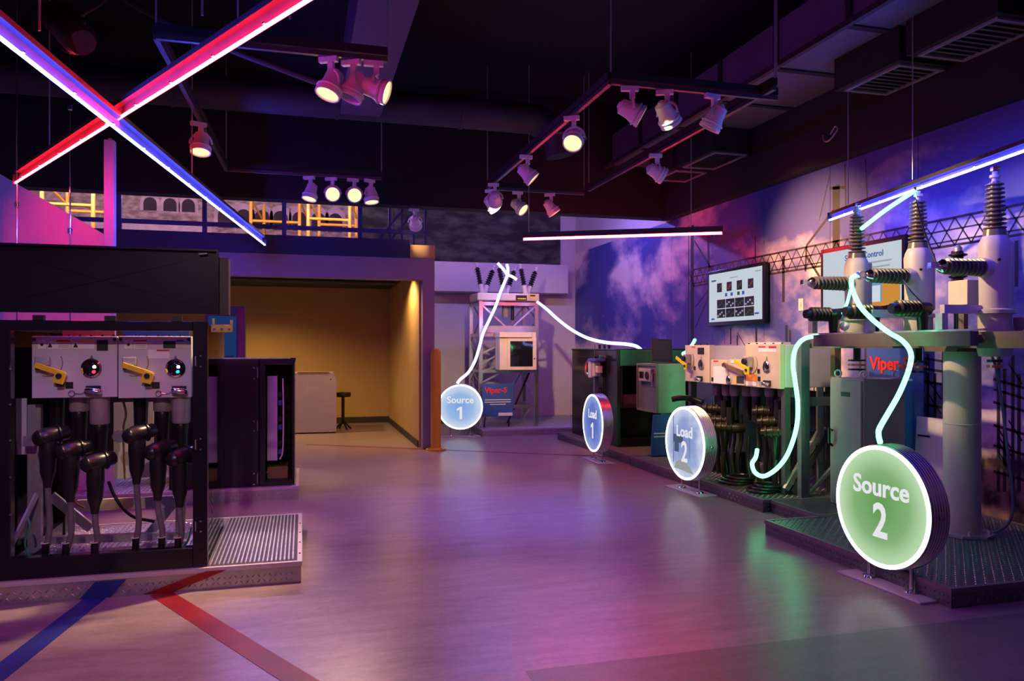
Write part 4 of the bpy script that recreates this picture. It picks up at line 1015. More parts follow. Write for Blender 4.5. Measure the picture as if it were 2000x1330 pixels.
MB().cyl((W_ * .62, .2, -.33), (W_ * .62, .2, 0), .03, n=10).build('drive_rod', M_blacksteel, rc, True)
# control box on the tower
bxw = .58
c0 = at_b(970, 722, 12.9); c1 = at_b(1040, 650, 12.9)
cbx = thing('control_box', 'beige control box with dark glass door hung on the lattice tower', 'control box', (c0.x, 12.68, c0.z))
w = c1.x - c0.x; h = c1.z - c0.z
bx(0, 0, 0, w, .32, h).build('body', M_greycab if False else M_tan, cbx, bevel=.008)
bx(.13, -.02, .0, w, 0, h - .10).build('door', M_tan, cbx, bevel=.004)
bx(.18, -.026, .06, w - .07, -.02, h - .15).build('door_window', M_screenoff, cbx)
bx(-.01, -.04, h - .085, w * .86, .33, h + .005).build('hood', M_tan, cbx, bevel=.004)
MB().lathe([(.012, 0), (.012, .02)], (w - .04, -.02, h * .3), (0, -1, 0), 10).build('latch', M_blacklabel, cbx)
bx(.05, .33, .05, w - .05, .375, .12).build('mounting_bracket', M_blacksteel, cbx); bx(.05, .33, h - .2, w - .05, .375, h - .13).build('mounting_bracket', M_blacksteel, cbx)
# blue board on the tower
d0 = at_b(941, 814, 12.92); d1 = at_b(1002, 749, 12.92)
bd = thing('product_board', 'blue information board with red heading leaning on the lattice tower', 'board', (d0.x, 12.90, d0.z))
w = d1.x - d0.x; h = d1.z - d0.z
bx(0, 0, 0, w, .02, h).build('board', M_bluelabel, bd)
text('Viper-S', .135, M_redprint, bd, (w * .44, -.003, h * .80), 'heading', bold=.004)
for i, (ww, z) in enumerate(((.84, .50), (.84, .43), (.5, .36))): bx(w * (.5 - ww / 2), -.003, h * z, w * (.5 + ww / 2), 0, h * z + .014).build('text_line', M_whiteprint, bd)
bx(w * .52, -.003, .01, w * .97, 0, .065).build('logo_strip', M_whiteprint, bd)
for xx in (.06, w - .06): MB().bar((xx, .03, 0), (xx, .09, -(d0.z - TH)), .02, .02).build('stand_leg', M_blacksteel, bd)

# ================================================================== LOAD 1: dark green cabinet, sensor mast, meter box
LB0, LB1, LA0, LA1 = 9.90, 11.75, 4.25, 5.40
Lz = at_b(1190, 684, LB0).z - TH
lc = thing('padmount_cabinet', 'large dark green padmount cabinet with an open front bay and raised hood', 'cabinet', (LA0, LB0, TH))
W_, D_ = LA1 - LA0, LB1 - LB0
bx(0, .03, 0, .03, D_, Lz).build('side_panel', M_blackgloss, lc, bevel=.006)
bx(W_ - .03, .03, 0, W_, D_, Lz).build('side_panel', M_darkgreen, lc)
bx(.03, D_ - .03, 0, W_ - .03, D_, Lz).build('rear_panel', M_darkgreen, lc)
bx(-.01, .0, Lz, W_ + .01, D_ + .01, Lz + .02).build('roof', M_darkgreen, lc, bevel=.004)
bx(.03, .30, 0, W_ - .03, .33, Lz).build('inner_panel', M_blacksteel, lc)
for x0, x1 in ((0, .05), (W_ - .05, W_)): bx(x0, 0, 0, x1, .03, Lz).build('door_post', M_blacksteel, lc)
bx(.05, -.02, Lz - .22, W_ - .05, .0, Lz).build('hood_flap', mat('hood_green', (.02, .30, .11), .35, var=.15, scale=3), lc, bevel=.004)  # hood flap in a stronger green than the cabinet body
bx(.05, 0, 0, W_ - .05, .03, .12).build('sill', M_blacksteel, lc)
bx(.05, .02, .46, W_ - .05, .30, .48).build('shelf', M_blacksteel, lc)
wf = bx(.14, .26, .52, .62, .30, 1.18).build('window_frame', mat('dull_bronze_frame', (.22, .19, .17), .4, .5), lc, bevel=.008)
bx(.20, .25, .58, .56, .262, 1.12).build('window_pane', M_screenoff, wf)
bx(.20, .245, .58, .56, .25, .72).build('lower_pane', M_greycab, wf)
for k in range(3): MB().lathe([(.02, 0), (.02, .06)], (.1 + k * .16, .9 + .2 * k, Lz + .02), n=10).build('lifting_eye', M_blacksteel, lc)
bx(-.006, .5, .1, 0, 1.55, Lz - .1).build('door_panel', M_blackgloss, lc, bevel=.003)
MB().cyl((-.03, .62, .55), (-.03, .62, .80), .012, n=8).build('door_handle', M_blacksteel, lc, True)
for z in (.53, .79): MB().cyl((-.006, .62, z + .01), (-.03, .62, z + .01), .01, n=8).build('handle_standoff', M_blacksteel, lc)

m0 = at_a(1160, 720, 4.13)
sm = thing('sensor_mast', 'slim mast carrying a white and a tan sensor housing behind the Load 1 sign', 'sensor', (4.16, m0.y, TH))
zz = lambda y: at_a(1160, y, 4.13).z - TH
bx(-.03, -.03, 0, .03, .03, zz(735)).build('mast', mat('violet_grey_mast', (.14, .11, .22), .4, .4), sm)
bx(-.07, -.07, 0, .07, .07, .012).build('base_plate', M_galv, sm)
bx(-.075, .02, zz(738), .03, .13, zz(704)).build('white_housing', M_white, sm, bevel=.012)
bx(-.06, -.09, zz(735), .04, .0, zz(706)).build('tan_housing', M_tan, sm, bevel=.012)
bx(-.05, -.19, zz(728), .03, -.10, zz(714)).build('small_housing', M_tan, sm, bevel=.01)
bx(-.09, -.22, zz(705), .06, .10, zz(700)).build('blue_cap', mat('blue_cap', (.08, .08, .42), .4), sm, bevel=.004)
for yy in (-.16, -.08, .0): MB().lathe([(.018, 0), (.022, .03), (.008, .05)], (0, yy, zz(700)), n=10).build('terminal', M_greenwire if yy < -.1 else M_blacksteel, sm, True)
MB().cyl((0, .04, zz(700)), (0, .04, zz(672)), .006, n=6).build('antenna', M_chrome, sm)
MB().tube([(-.03, .15, zz(735)), (-.06, .25, zz(728)), (-.03, .30, zz(710)), (0, .2, zz(702))], .02, 8).build('yellow_lead', M_brass, sm, True)

mb0 = at_b(1290, 711, 9.05); mz0, mz1 = at_b(1290, 808, 9.05).z, at_b(1290, 711, 9.05).z
mbx = thing('meter_box', 'grey green meter box with framed door on a pedestal before the dark green cabinet', 'meter box', (mb0.x, 9.12, TH))
W_, D_ = .40, .62; H0, H1 = mz0 - TH, mz1 - TH
bx(0, 0, H0, W_, D_, H1).build('body', M_greygreen, mbx, bevel=.006)
bx(.12, .15, 0, W_ - .12, D_ - .15, H0).build('pedestal', M_blacksteel, mbx)
for q in ((0, H1 - .03, D_, H1), (0, H0, D_, H0 + .03), (0, H0 + .03, .03, H1 - .03), (D_ - .03, H0 + .03, D_, H1 - .03)):
    bx(-.02, q[0], q[1], 0, q[2], q[3]).build('door_frame', mat('dull_bronze_frame'), mbx)
bx(-.006, .03, H0 + .03, 0, D_ - .03, H1 - .03).build('door', mat('mauve_door', (.10, .085, .12), .35), mbx)
mt = bx(-.05, .12, H1 - .24, -.006, D_ - .12, H1 - .07).build('meter', M_greycab, mbx, bevel=.006)
MB().lathe([(.05, 0), (.05, .014)], (-.05, .22, H1 - .155), (-1, 0, 0), 18).build('dial', M_screenoff, mt)
bx(-.055, .33, H1 - .20, -.05, .46, H1 - .11).build('display', M_screenoff, mt)
MB().tube([(-.012, .08, H1 - .12), (-.05, .08, H1 - .12), (-.05, .08, H1 - .30), (-.012, .08, H1 - .30)], .008, 6, 1).build('door_handle', M_galv, mbx)
# laptop standing on the meter box
lt = thing('laptop_tablet', 'dark tablet propped upright on the meter box', 'tablet', (mb0.x + .06, 9.40, mz1 + .005))
bx(0, -.12, 0, .30, .10, .02).build('base', M_laptop, lt, bevel=.003)
MB().obox((.16, .05, .175), (.30, .015, .31), Matrix.Rotation(-.22, 3, 'X') @ Matrix.Rotation(.06, 3, 'Y')).build('screen', M_laptop, lt, bevel=.003)
MB().obox((.16, .041, .175), (.27, .004, .27), Matrix.Rotation(-.22, 3, 'X') @ Matrix.Rotation(.06, 3, 'Y')).build('display', mat('dim_display', (.03, .035, .06), .2), lt)
# blue banner in front of the meter box pedestal
b0_ = at_b(1268, 930, 8.98); b1_ = at_b(1318, 930, 8.98); zt_ = at_b(1290, 810, 8.98).z - TH
bn = thing('floor_banner', 'blue floor banner with white lines standing below the meter box', 'banner', (b0_.x, 8.93, TH))
w = b1_.x - b0_.x
MB().prism([(0, 0, 0), (w, 0, 0), (w, .05, zt_), (.06, .05, zt_)], (0, .02, 0)).build('panel', M_bluelabel, bn)
for z in (.28, .24): bx(.05, -.004 + z * .09, z, w - .02, z * .09, z + .018).build('white_line', M_whiteprint, bn)
bx(0, -.04, 0, w, .08, .012).build('foot', M_blacksteel, bn)

# ================================================================== LOAD 2: beige switch gear
GA = 4.36
def G(x, y, a=GA): p = at_a(x, y, a); return p
gy0, gy1 = G(1523, 700).y, G(1338, 700).y
gr = thing('beige_switchgear', 'beige padmount switchgear with four control panels, handles and grey bushing cans', 'switchgear', (GA, gy0, TH))
def gp(x, y, dx=0.0): p = at_a(x, y, GA); return (dx, p.y - gy0, p.z - TH)
def gpanel(x0, y0, x1, y1, name='control_panel', dx=0.0, th=.06):
    A = gp(x0, y1); Bq = gp(x1, y0); mid = gp((x0 + x1) / 2, y0)[2]; low = gp((x0 + x1) / 2, y1)[2]
    return bx(dx, Bq[1], low, dx + th, A[1], mid).build(name, M_tan, gr, bevel=.004)
PNL = [(1338, 674, 1386, 746), (1388, 703, 1421, 750), (1422, 702, 1454, 752), (1456, 672, 1523, 757)]
pan = [gpanel(*q) for q in PNL]
def gl(par, x0, y0, x1, y1, m, name, t=.004, dx=0.0):
    A = gp(x0, y1); Bq = gp(x1, y0)
    return bx(dx - t, Bq[1], A[2], dx, A[1], Bq[2]).build(name, m, par)
gl(pan[0], 1351, 677, 1358, 679, M_redlabel, 'red_label'); gl(pan[0], 1363, 679, 1375, 692, M_blacklabel, 'rating_plate')
gl(pan[3], 1482, 676, 1495, 679, M_redlabel, 'red_label'); gl(pan[3], 1502, 676, 1516, 680, M_redlabel, 'red_label'); gl(pan[3], 1482, 679, 1516, 687, M_whitelabel, 'warning_label', .002)
gl(pan[3], 1458, 731, 1478, 744, M_orangelabel, 'orange_label'); gl(pan[3], 1458, 745, 1478, 752, M_whitelabel, 'white_label')
gl(pan[1], 1394, 704, 1403, 706, M_redlabel, 'red_label'); gl(pan[1], 1394, 716, 1418, 748, M_whitelabel, 'mimic_label'); gl(pan[1], 1390, 737, 1394, 744, M_blacklabel, 'black_plate')
gl(pan[2], 1439, 735, 1453, 748, M_dark, 'dark_label'); gl(pan[2], 1436, 735, 1439, 750, M_yellow, 'yellow_label'); gl(pan[2], 1428, 704, 1436, 709, M_whitelabel, 'white_label')
def gwin(par, x, y, s=1.0):
    c = Vector(gp(x, y)); 
    MB().prism([c + Vector((-.006, .055 * s, -.05 * s)), c + Vector((-.006, -.055 * s, -.05 * s)), c + Vector((-.006, 0, .10 * s))], (.006, 0, 0)).build('window_plate', M_galv, par)
    MB().lathe([(.055 * s, 0), (.055 * s, .014), (.042 * s, .018), (.04 * s, .008)], c, (-1, 0, 0), 20, False).build('window_ring', M_chrome, par, True)
    MB().lathe([(.04 * s, 0), (.03 * s, .006), (0, .008)], c, (-1, 0, 0), 18).build('window_glass', M_screenoff, par, True)
gwin(pan[0], 1370, 712); gwin(pan[2], 1424, 742, .8); gwin(pan[3], 1498, 716)
for par, x, y in ((pan[0], 1346, 700), (pan[3], 1466, 706)):
    c = Vector(gp(x, y))
    bx(c.x - .06, c.y - .05, c.z - .06, c.x, c.y + .05, c.z + .05).build('pivot_block', M_galv, par, bevel=.008)
    MB().lathe([(.03, 0), (.03, .03)], c + Vector((-.06, 0, 0)), (-1, 0, 0), 14).build('pivot_hub', M_blacksteel, par, True)
    MB().torus(c + Vector((-.004, -.02, -.02)), (1, 0, 0), .10, .003, 14, 6, -.8, 2.2, (0, -1, 0)).build('travel_arc', M_greycab, par)
    MB().bar(c + Vector((-.085, .16, .01)), c + Vector((-.085, -.06, -.07)), .012, .04, (0, 0, 1)).build('yellow_handle', M_yellow, par, bevel=.003)
    bx(c.x - .09, c.y - .10, c.z - .13, c.x - .076, c.y - .03, c.z - .05).build('handle_grip', M_yellow, par, bevel=.004)
    MB().lathe([(.014, 0), (.014, .012)], c + Vector((-.09, -.065, -.085)), (-1, 0, 0), 12).build('handle_knob', M_blacklabel, par)
c = Vector(gp(1438, 722)); MB().bar(c + Vector((-.03, .20, .05)), c + Vector((-.03, -.17, -.03)), .012, .055, (0, 0, 1)).build('brown_lever', mat('bronze_lever', (.36, .24, .14), .35, .5), pan[2], bevel=.004)
MB().lathe([(.022, 0), (.022, .02)], c + Vector((-.036, .17, .045)), (-1, 0, 0), 12).build('lever_bolt', M_chrome, pan[2])
for par, x, y in ((pan[0], 1368, 738), (pan[3], 1500, 747), (pan[3], 1482, 725), (pan[3], 1483, 740), (pan[0], 1357, 719)):
    c = Vector(gp(x, y))
    if x in (1368, 1500):
        bx(c.x - .03, c.y - .05, c.z - .03, c.x, c.y + .04, c.z + .02).build('hasp', M_blacksteel, par)
        MB().lathe([(.016, -.05), (.02, -.03), (.02, .03), (.012, .05)], c + Vector((-.035, 0, -.012)), (0, 1, .1), 10).build('padlock', M_chrome, par, True)
        MB().torus(c + Vector((-.01, .11, -.02)), (1, 0, 0), .018, .003, 14, 5).build('pull_ring', M_chrome, par)
    else: bx(c.x - .005, c.y - .02, c.z - .022, c.x, c.y + .02, c.z + .022).build('black_plate', M_blacklabel, par)
# tanks behind the panels
t3 = gp(1523, 672)[2]; A = gp(1456, 757); lo = gp(1490, 757)[2]
bx(.06, .0, lo + .01, .62, A[1], t3 - .005).build('tank', M_panel, gr, bevel=.006)
A0 = gp(1386, 746); A1 = gp(1338, 746)
bx(.06, A0[1], A0[2], .62, A1[1], gp(1360, 674)[2] - .005).build('tank', M_panel, gr, bevel=.006)
bx(.06, A[1] + .01, A0[2], .55, A0[1] - .01, gp(1420, 704)[2] - .01).build('tank', M_panel, gr)
bx(.50, A[1] + .12, A0[2], .62, A0[1] - .01, gp(1420, 668)[2]).build('rear_tank', M_panel, gr)
for i in range(14):
    y = .02 + i * (A1[1] - .04) / 13
    if A[1] < y < A0[1]: continue
    MB().lathe([(.01, 0), (.01, .018)], (.04, y, t3 - .005), n=6).build('lid_bolt', M_blacklabel, gr)
# bushing cans under the tanks, two ranks
cans = [(1368, 0.22), (1386, .22), (1404, .20), (1424, .22), (1444, .20), (1471, .20), (1493, .22), (1512, .24)]
for x, dx in cans:
    y = gp(x, 750)[1]; z = gp(x, 752)[2] + .02
    cm = mat('brown_grey_can', (.26, .21, .19), .45, .2)
    MB().lathe([(.06, 0), (.06, .12), (.055, .14)], (dx, y, z), (0, 0, -1), 16).build('bushing_can', cm, gr, True)
    MB().lathe([(.042, 0), (.046, .02), (.04, .12), (.04, .26)], (dx, y, z - .14), (0, 0, -1), 14).build('bushing', M_rubber, gr, True)
# steel stand
for (x, y) in ((.08, .02), (.08, A1[1] - .02), (.58, .02), (.58, A1[1] - .02)):
    bx(x - .03, y - .03, 0, x + .03, y + .03, A0[2]).build('stand_leg', mat('dark_grey_stand', (.10, .10, .11), .45, .4), gr)
for z in (.12, .55):
    bx(.55, .05, z, .60, A1[1] - .05, z + .06).build('stand_rail', mat('dark_grey_stand'), gr)
bx(.56, .1, .15, .575, A1[1] - .1, A0[2] - .05).build('rear_plate', M_dark, gr)
MB().bar((.05, -.02, .05), (.45, -.02, .62), .04, .05).build('stand_brace', M_galv, gr)
MB().bar((.12, -.02, .02), (.52, -.02, .58), .04, .05).build('stand_brace', mat('dark_grey_stand'), gr)
bx(.40, -.035, .1, .46, .0, A0[2]).build('green_lit_pipe', M_galv, gr)

def tee(x, y, z0, ln, lab_, cable=True, dx=.16, drop=None):
    p = at_a(x, y, GA); t = thing('cable_elbow', lab_, 'cable', (GA + dx, p.y, TH + .004), 0, 'brown black cable tees under the beige switchgear')
    z = p.z - TH
    MB().lathe([(.032, -.22), (.048, -.19), (.056, -.12), (.05, -.08), (.056, -.03), (.056, .05), (.048, .08), (.034, .14)], (0, 0, z), (-.9, .5, .02), 18).build('elbow_head', mat('brown_black_rubber', (.024, .016, .010), .38, var=.3, scale=14), t, True)
    for k in (-.10, -.04, .02, .07): MB().torus(Vector((0, 0, z)) + Vector((-.9, .5, .02)).normalized() * -k, (-.9, .5, .02), .056, .009, 16, 5).build('head_collar', mat('brown_black_rubber'), t, True)
    MB().lathe([(.044, 0), (.046, .05), (.038, .12), (.038, .22)], (.05, -.03, z), (.02, 0, 1), 14).build('elbow_riser', M_rubber, t, True)
    MB().lathe([(.044, 0), (.046, .06), (.036, .18), (.024, .26)], (0, 0, z), (0, .02, -1), 14).build('elbow_body', M_rubber, t, True)
    MB().tube([(0, 0, z - .25), (.01, .01, z * .55), (-.01, .0, z * .3), (0, 0, 0)], .027, 8).build('cable', M_rubber, t, True)
tee(1372, 800, 0, 0, 'brown black cable tee topmost and closest to the meter box')
tee(1388, 822, 0, 0, 'brown black cable tee second down behind the Load 2 sign rim', dx=.10)
tee(1408, 836, 0, 0, 'brown black cable tee lowest of three behind the Load 2 sign rim', dx=.04)
tee(1470, 806, 0, 0, 'brown black cable tee topmost under the tall panel with the orange label')
tee(1490, 826, 0, 0, 'brown black cable tee middle one under the tall panel with the orange label', dx=.10)
tee(1508, 846, 0, 0, 'brown black cable tee lowest, beside the green neon loop', dx=.04)
tag(MB().tube([at_b(1312, 780, 8.2), at_b(1330, 777, 8.15), at_b(1352, 779, 8.1), at_b(1372, 786, 8.0)], .035, 12).build('cable_stub', M_rubber, None, True), 'thick black capped cable stub sticking out beside the meter box', 'cable')
for pts, n in (((( 1462, 850), (1460, 900), (1466, 940), (1470, 968)), 'black cable dropping to the platform beside the neon loop'), (((1520, 850), (1515, 905), (1502, 940), (1496, 962)), 'black cable dropping to the platform behind the steel brace'), (((1390, 860), (1394, 900), (1392, 930)), 'black cable dropping to the platform behind the Load 2 sign')):
    P = [at_a(x, y, GA + .08) for x, y in pts]; P[-1].z = TH + .004
    tag(MB().tube(P, .02, 8).build('power_cable', M_rubber, None, True), n, 'cable', 'power cables under the beige switchgear')
CABL = ['first', 'second', 'third', 'fourth', 'fifth', 'sixth', 'seventh']
for i, (x, y, xe, ye) in enumerate(((1400, 800, 1398, 940), (1416, 800, 1420, 945), (1430, 800, 1433, 950), (1446, 810, 1443, 955), (1478, 810, 1484, 960), (1532, 800, 1528, 960), (1540, 810, 1545, 955))):
    p = at_a(x, y, GA + .22); q = at_a(xe, ye, GA + .16); q.z = TH + .004
    tag(MB().tube([p, p * .6 + q * .4 + Vector((.03, .02, 0)), p * .3 + q * .7 + Vector((-.02, 0, 0)), q], .024, 8).build('bushing_cable', M_rubber, None, True),
        'black bushing cable under the beige switchgear, %s from the meter box side' % CABL[i], 'cable', 'bushing cables under the beige switchgear')
for i, (x, y, r, n) in enumerate(((1400, 945, .16, 'loose coil of black cable lying under the beige switchgear behind the Load 2 sign'), (1450, 962, .14, 'loose coil of black cable lying under the beige switchgear by the neon loop'))):
    p = at_z(x, y, TH) + Vector((.22, 0, 0)); m = MB()
    for k in range(3): m.torus((p.x + .02 * k, p.y - .015 * k, TH + .016 + .026 * k), (0, 0, 1), r - .012 * k, .014, 28, 8)
    tag(m.build('cable_coil', M_rubber, None, True), n, 'cable')
tb = thing('terminal_box', 'dark blue terminal box with brass plate low under the beige switchgear', 'box', tuple(at_a(1432, 905, GA + .30) * Vector((1, 1, 0)).x if False else (GA + .26, at_a(1432, 905, GA + .3).y, TH)))
bx(-.08, -.16, 0, .14, .16, .24).build('body', mat('dark_blue_enamel', (.02, .03, .08), .4), tb, bevel=.006)
bx(-.085, -.10, .14, -.08, -.02, .20).build('plate', M_copper, tb); bx(-.085, .04, .06, -.08, .10, .16).build('plate', M_galv, tb)
# upright post frame between the two platforms
pz = at_b(1570, 664, 6.13).z
fr = thing('steel_upright_frame', 'mauve grey steel frame of two uprights and a crossbar between the two platforms', 'frame', (at_b(1570, 800, 6.13).x, 6.135, TH))
bx(-.045, -.03, 0, .045, .03, pz - TH).build('upright', mat('mauve_steel', (.15, .12, .17), .45, .3), fr)
w2 = at_b(1633, 800, 6.13).x - at_b(1570, 800, 6.13).x
bx(w2 - .035, -.03, 0, w2 + .035, .03, pz - TH + .08).build('upright', M_wood, fr)
zc = at_b(1600, 784, 6.13).z - TH; bx(.045, -.02, zc - .04, w2 - .03, .02, zc + .04).build('crossbar', mat('mauve_steel'), fr)
MB().bar((.06, 0, .02), (w2, 0, .30), .03, .03).build('brace', M_galv, fr)

# ================================================================== SOURCE 2: three-post breaker
MA = 4.75
PB_ = [4.32, 5.02, 5.72]
def sheds(n, L, r0, r1, taper=0.0):
    prof = [(r0, 0)]; s = L / n
    for k in range(n):
        f = 1 - taper * k / n; z = k * s
        prof += [(r0 * f, z), (r1 * f, z + s * .25), (r1 * f, z + s * .48), (r0 * f, z + s * .70)]
    prof += [(r0 * (1 - taper), L)]
    return prof
br = thing('breaker_stand', 'steel channel stand on a grey pipe column carrying the three breaker posts', 'stand', (MA, 4.62, .115))
COLX = .02
MB().lathe([(.125, .015), (.125, 1.36)], (COLX, 0, 0), n=32).build('pipe_column', M_pipe, br, True)
MB().torus((COLX, 0, .82), (0, 0, 1), .1255, .003, 32, 5).build('weld_seam', M_pipe, br, True)
MB().lathe([(.22, 0), (.22, .018)], (COLX, 0, 0), n=8).build('base_plate', M_galv, br)
for i in range(6): MB().lathe([(.016, 0), (.016, .03), (.008, .032)], (COLX + .18 * math.cos(i * PI / 3), .18 * math.sin(i * PI / 3), .018), n=6).build('anchor_bolt', M_galv, br)
bx(-.18, -.15, 1.36, .22, .15, 1.385).build('cap_plate', M_brownsteel, br)
for x in (-.14, .14): bx(x - .03, -.75, 1.385, x + .03, 1.55, 1.50).build('channel', M_brownsteel, br)
bx(-.48, -.55, 1.40, -.41, 1.06, 1.50).build('outrigger_channel', M_brownsteel, br)
bx(-.43, -.60, 1.502, -.40, 1.06, 1.515).build('outrigger_flange', M_galv, br)
for y in (-.32, .38, 1.08):
    bx(-.41, y - .03, 1.42, -.17, y + .03, 1.48).build('cross_arm', M_brownsteel, br)
    bx(-.42, y + .04, 1.63, -.06, y + .08, 1.69).build('strut', M_panel, br)
    bx(-.45, y + .03, 1.515, -.40, y + .09, 1.63).build('strut_post', M_galv, br)
bx(.05, -.72, 1.50, .40, -.40, 1.60).build('bracket_box', M_brownsteel, br)
bx(.05, -.02, 1.71, .17, .16, 1.90).build('drive_box', M_tan, br, bevel=.008)
bx(.09, .05, 1.50, .13, .10, 1.71).build('drive_bracket', M_brownsteel, br)
MB().lathe([(.05, 0), (.05, .10)], (-.30, -.14, 1.40), n=14).build('green_lit_socket', M_cream, br, True)
# three posts
PL = ['cream breaker post with tall ribbed bushing standing above the grey pipe column', 'cream breaker post with tall ribbed bushing in the middle of the three', 'cream breaker post with tall ribbed bushing next to the second wall screen']
for i, yb in enumerate(PB_):
    t = thing('breaker_post', PL[i], 'breaker', (MA, yb, 1.62), 0, 'three breaker posts in a row')
    MB().lathe([(.10, 0), (.105, .02), (.105, .12), (.13, .125), (.13, .15), (.098, .16), (.10, .38), (.105, .60), (.095, .64), (.078, .675)], (0, 0, 0), n=28).build('body', M_cream, t, True)
    bx(.07, -.05, .18, .125, .05, .64).build('rib', M_cream, t, bevel=.012)
    # ribbed top bushing
    MB().lathe([(.078, 0), (.070, .05)] , (0, 0, .672), n=24).build('bushing_collar', M_porcelain, t, True)
    MB().lathe(sheds(11, .34, .042, .074, .22), (0, 0, .722), n=24).build('top_bushing', M_porcelain, t, True)
    tp = MB().lathe([(.02, 0), (.02, .03), (.034, .03), (.034, .05), (.018, .05), (.018, .075)], (0, 0, 1.06), n=14).build('terminal', M_cream, t, True)
    bx(-.03, -.014, 1.135, .03, .014, 1.17).build('terminal_clamp', M_copper if i == 0 else M_chrome, t, bevel=.004)
    MB().lathe([(.009, 0), (.009, .02)], (.02, -.014, 1.155), (0, -1, 0), 6).build('clamp_bolt', M_chrome, t)
    MB().lathe([(.012, 0), (.009, .01)], (-.055, -.085, .50), (-.5, -.85, 0), 8).build('body_screw', M_blacklabel, t)
    # side bushing towards the aisle
    MB().lathe([(.075, 0), (.065, .05)], (-.08, 0, .45), (-1, 0, 0), 22).build('side_neck', M_cream, t, True)
    MB().lathe(sheds(9, .33, .036, .063, .1), (-.12, 0, .45), (-1, 0, 0), 22).build('side_bushing', M_porcelain, t, True)
    MB().lathe([(.045, 0), (.05, .02), (.03, .05), (.018, .055), (.018, .09)], (-.445, 0, .45), (-1, 0, 0), 16).build('side_terminal', M_chrome, t, True)
    bx(-.57, -.02, .43, -.52, .02, .475).build('side_clamp', M_chrome, t, bevel=.004)
    if i == 0:
        MB().lathe([(.125, .0), (.118, .12), (.10, .20)], (0, 0, .02), (0, 0, -1), 26).build('mechanism_pot', M_cream, t, True)
        for k in range(2): MB().lathe([(.05, 0), (.05, .02)], (0, 0, -.20 - k * .04), (0, 0, -1), 18).build('copper_ring', M_copper if k else M_rubber, t, True)
    else:
        MB().lathe([(.06, 0), (.06, .10)], (0, 0, 0), (0, 0, -1), 18).build('lower_stem', M_rubber, t, True)
        for k in range(3): MB().lathe([(.072, 0), (.072, .016)], (0, 0, -.22 - k * .04), (0, 0, -1), 18).build('stem_ring', (M_rubber, M_copper, M_rubber)[k], t, True)
        MB().cyl((0, 0, -.10), (0, 0, -.22), .03, n=10).build('stem_rod', M_blacksteel, t)
# lower black side bushings with hanging elbows
EL = ['black ribbed side bushing with hanging elbow, facing the pipe column', 'black ribbed side bushing with hanging elbow, in the middle over the channel', 'black ribbed side bushing with hanging elbow and white cap, above the neon rope end']
for i, yb in enumerate((4.62, 5.11, 5.60)):
    t = thing('bushing_elbow', EL[i], 'bushing', (4.30, yb, 1.63), 0, 'black bushings on the outrigger channel')
    MB().lathe([(.036, 0), (.040, .012), (.040, .05)], (-.17, 0, .16), (1, 0, 0), 18).build('cap', M_rubber, t, True)
    MB().lathe(sheds(6, .20, .048, .062), (-.12, 0, .16), (1, 0, 0), 20).build('ribbed_bushing', mat('brown_black_rubber'), t, True)
    MB().lathe([(.05, 0), (.05, .08)], (.08, 0, .16), (1, 0, 0), 16).build('elbow_head', M_rubber, t, True)
    MB().lathe([(.05, 0), (.042, .06), (.034, .18), (.03, .22)], (.11, 0, .18), (0, 0, -1), 16).build('elbow_stem', M_rubber, t, True)
    if i == 2:
        MB().lathe([(.03, 0), (.034, .03), (.0, .05)], (.20, -.03, .06), (-.5, -.8, 0), 14).build('white_cap', M_whitelabel, t, True)
        MB().torus((.20, -.03, .06), (-.5, -.8, 0), .034, .006, 14, 5).build('yellow_collar', M_yellow, t)
sa = thing('surge_arrester', 'black ribbed surge arrester standing behind the breaker side bushings', 'arrester', (4.98, 4.86, 1.62))
MB().cyl((0, 0, 0), (0, 0, .30), .03, n=12).build('stem', M_blacksteel, sa, True)
MB().lathe(sheds(8, .34, .038, .066), (0, 0, .30), n=20).build('ribbed_body', M_rubber, sa, True)
MB().lathe([(.03, 0), (.03, .03), (.012, .05)], (0, 0, .64), n=12).build('cap', M_galv, sa, True)
bx(4.85 - 4.98, -.03, -.01, .05, .03, .0).build('mounting_arm', M_brownsteel, sa)
# bare wires between terminals
tag(MB().tube([(4.73, 5.04, 2.77), (4.63, 4.85, 2.45), (4.52, 4.60, 2.12)], .006, 6).build('bare_wire', M_chrome, None, True), 'bare steel wire from the middle bushing tip down to the neighbouring side terminal', 'wire')
tag(MB().tube([(4.55, 4.98, 2.06), (4.46, 4.80, 1.95), (4.40, 4.62, 1.84)], .006, 6).build('bare_wire', M_chrome, None, True), 'bare steel wire from the middle post down to the strut', 'wire')
tag(MB().tube([(4.78, 4.60, .14), (4.93, 4.50, .135), (5.0, 4.40, .30), (4.97, 4.42, .8), (4.93, 4.46, 1.3), (4.88, 4.48, 1.48)], .010, 8).build('control_cable', mat('blue_grey_cable', (.10, .14, .28), .4), None, True), 'blue grey cable running down behind the grey pipe column', 'cable')

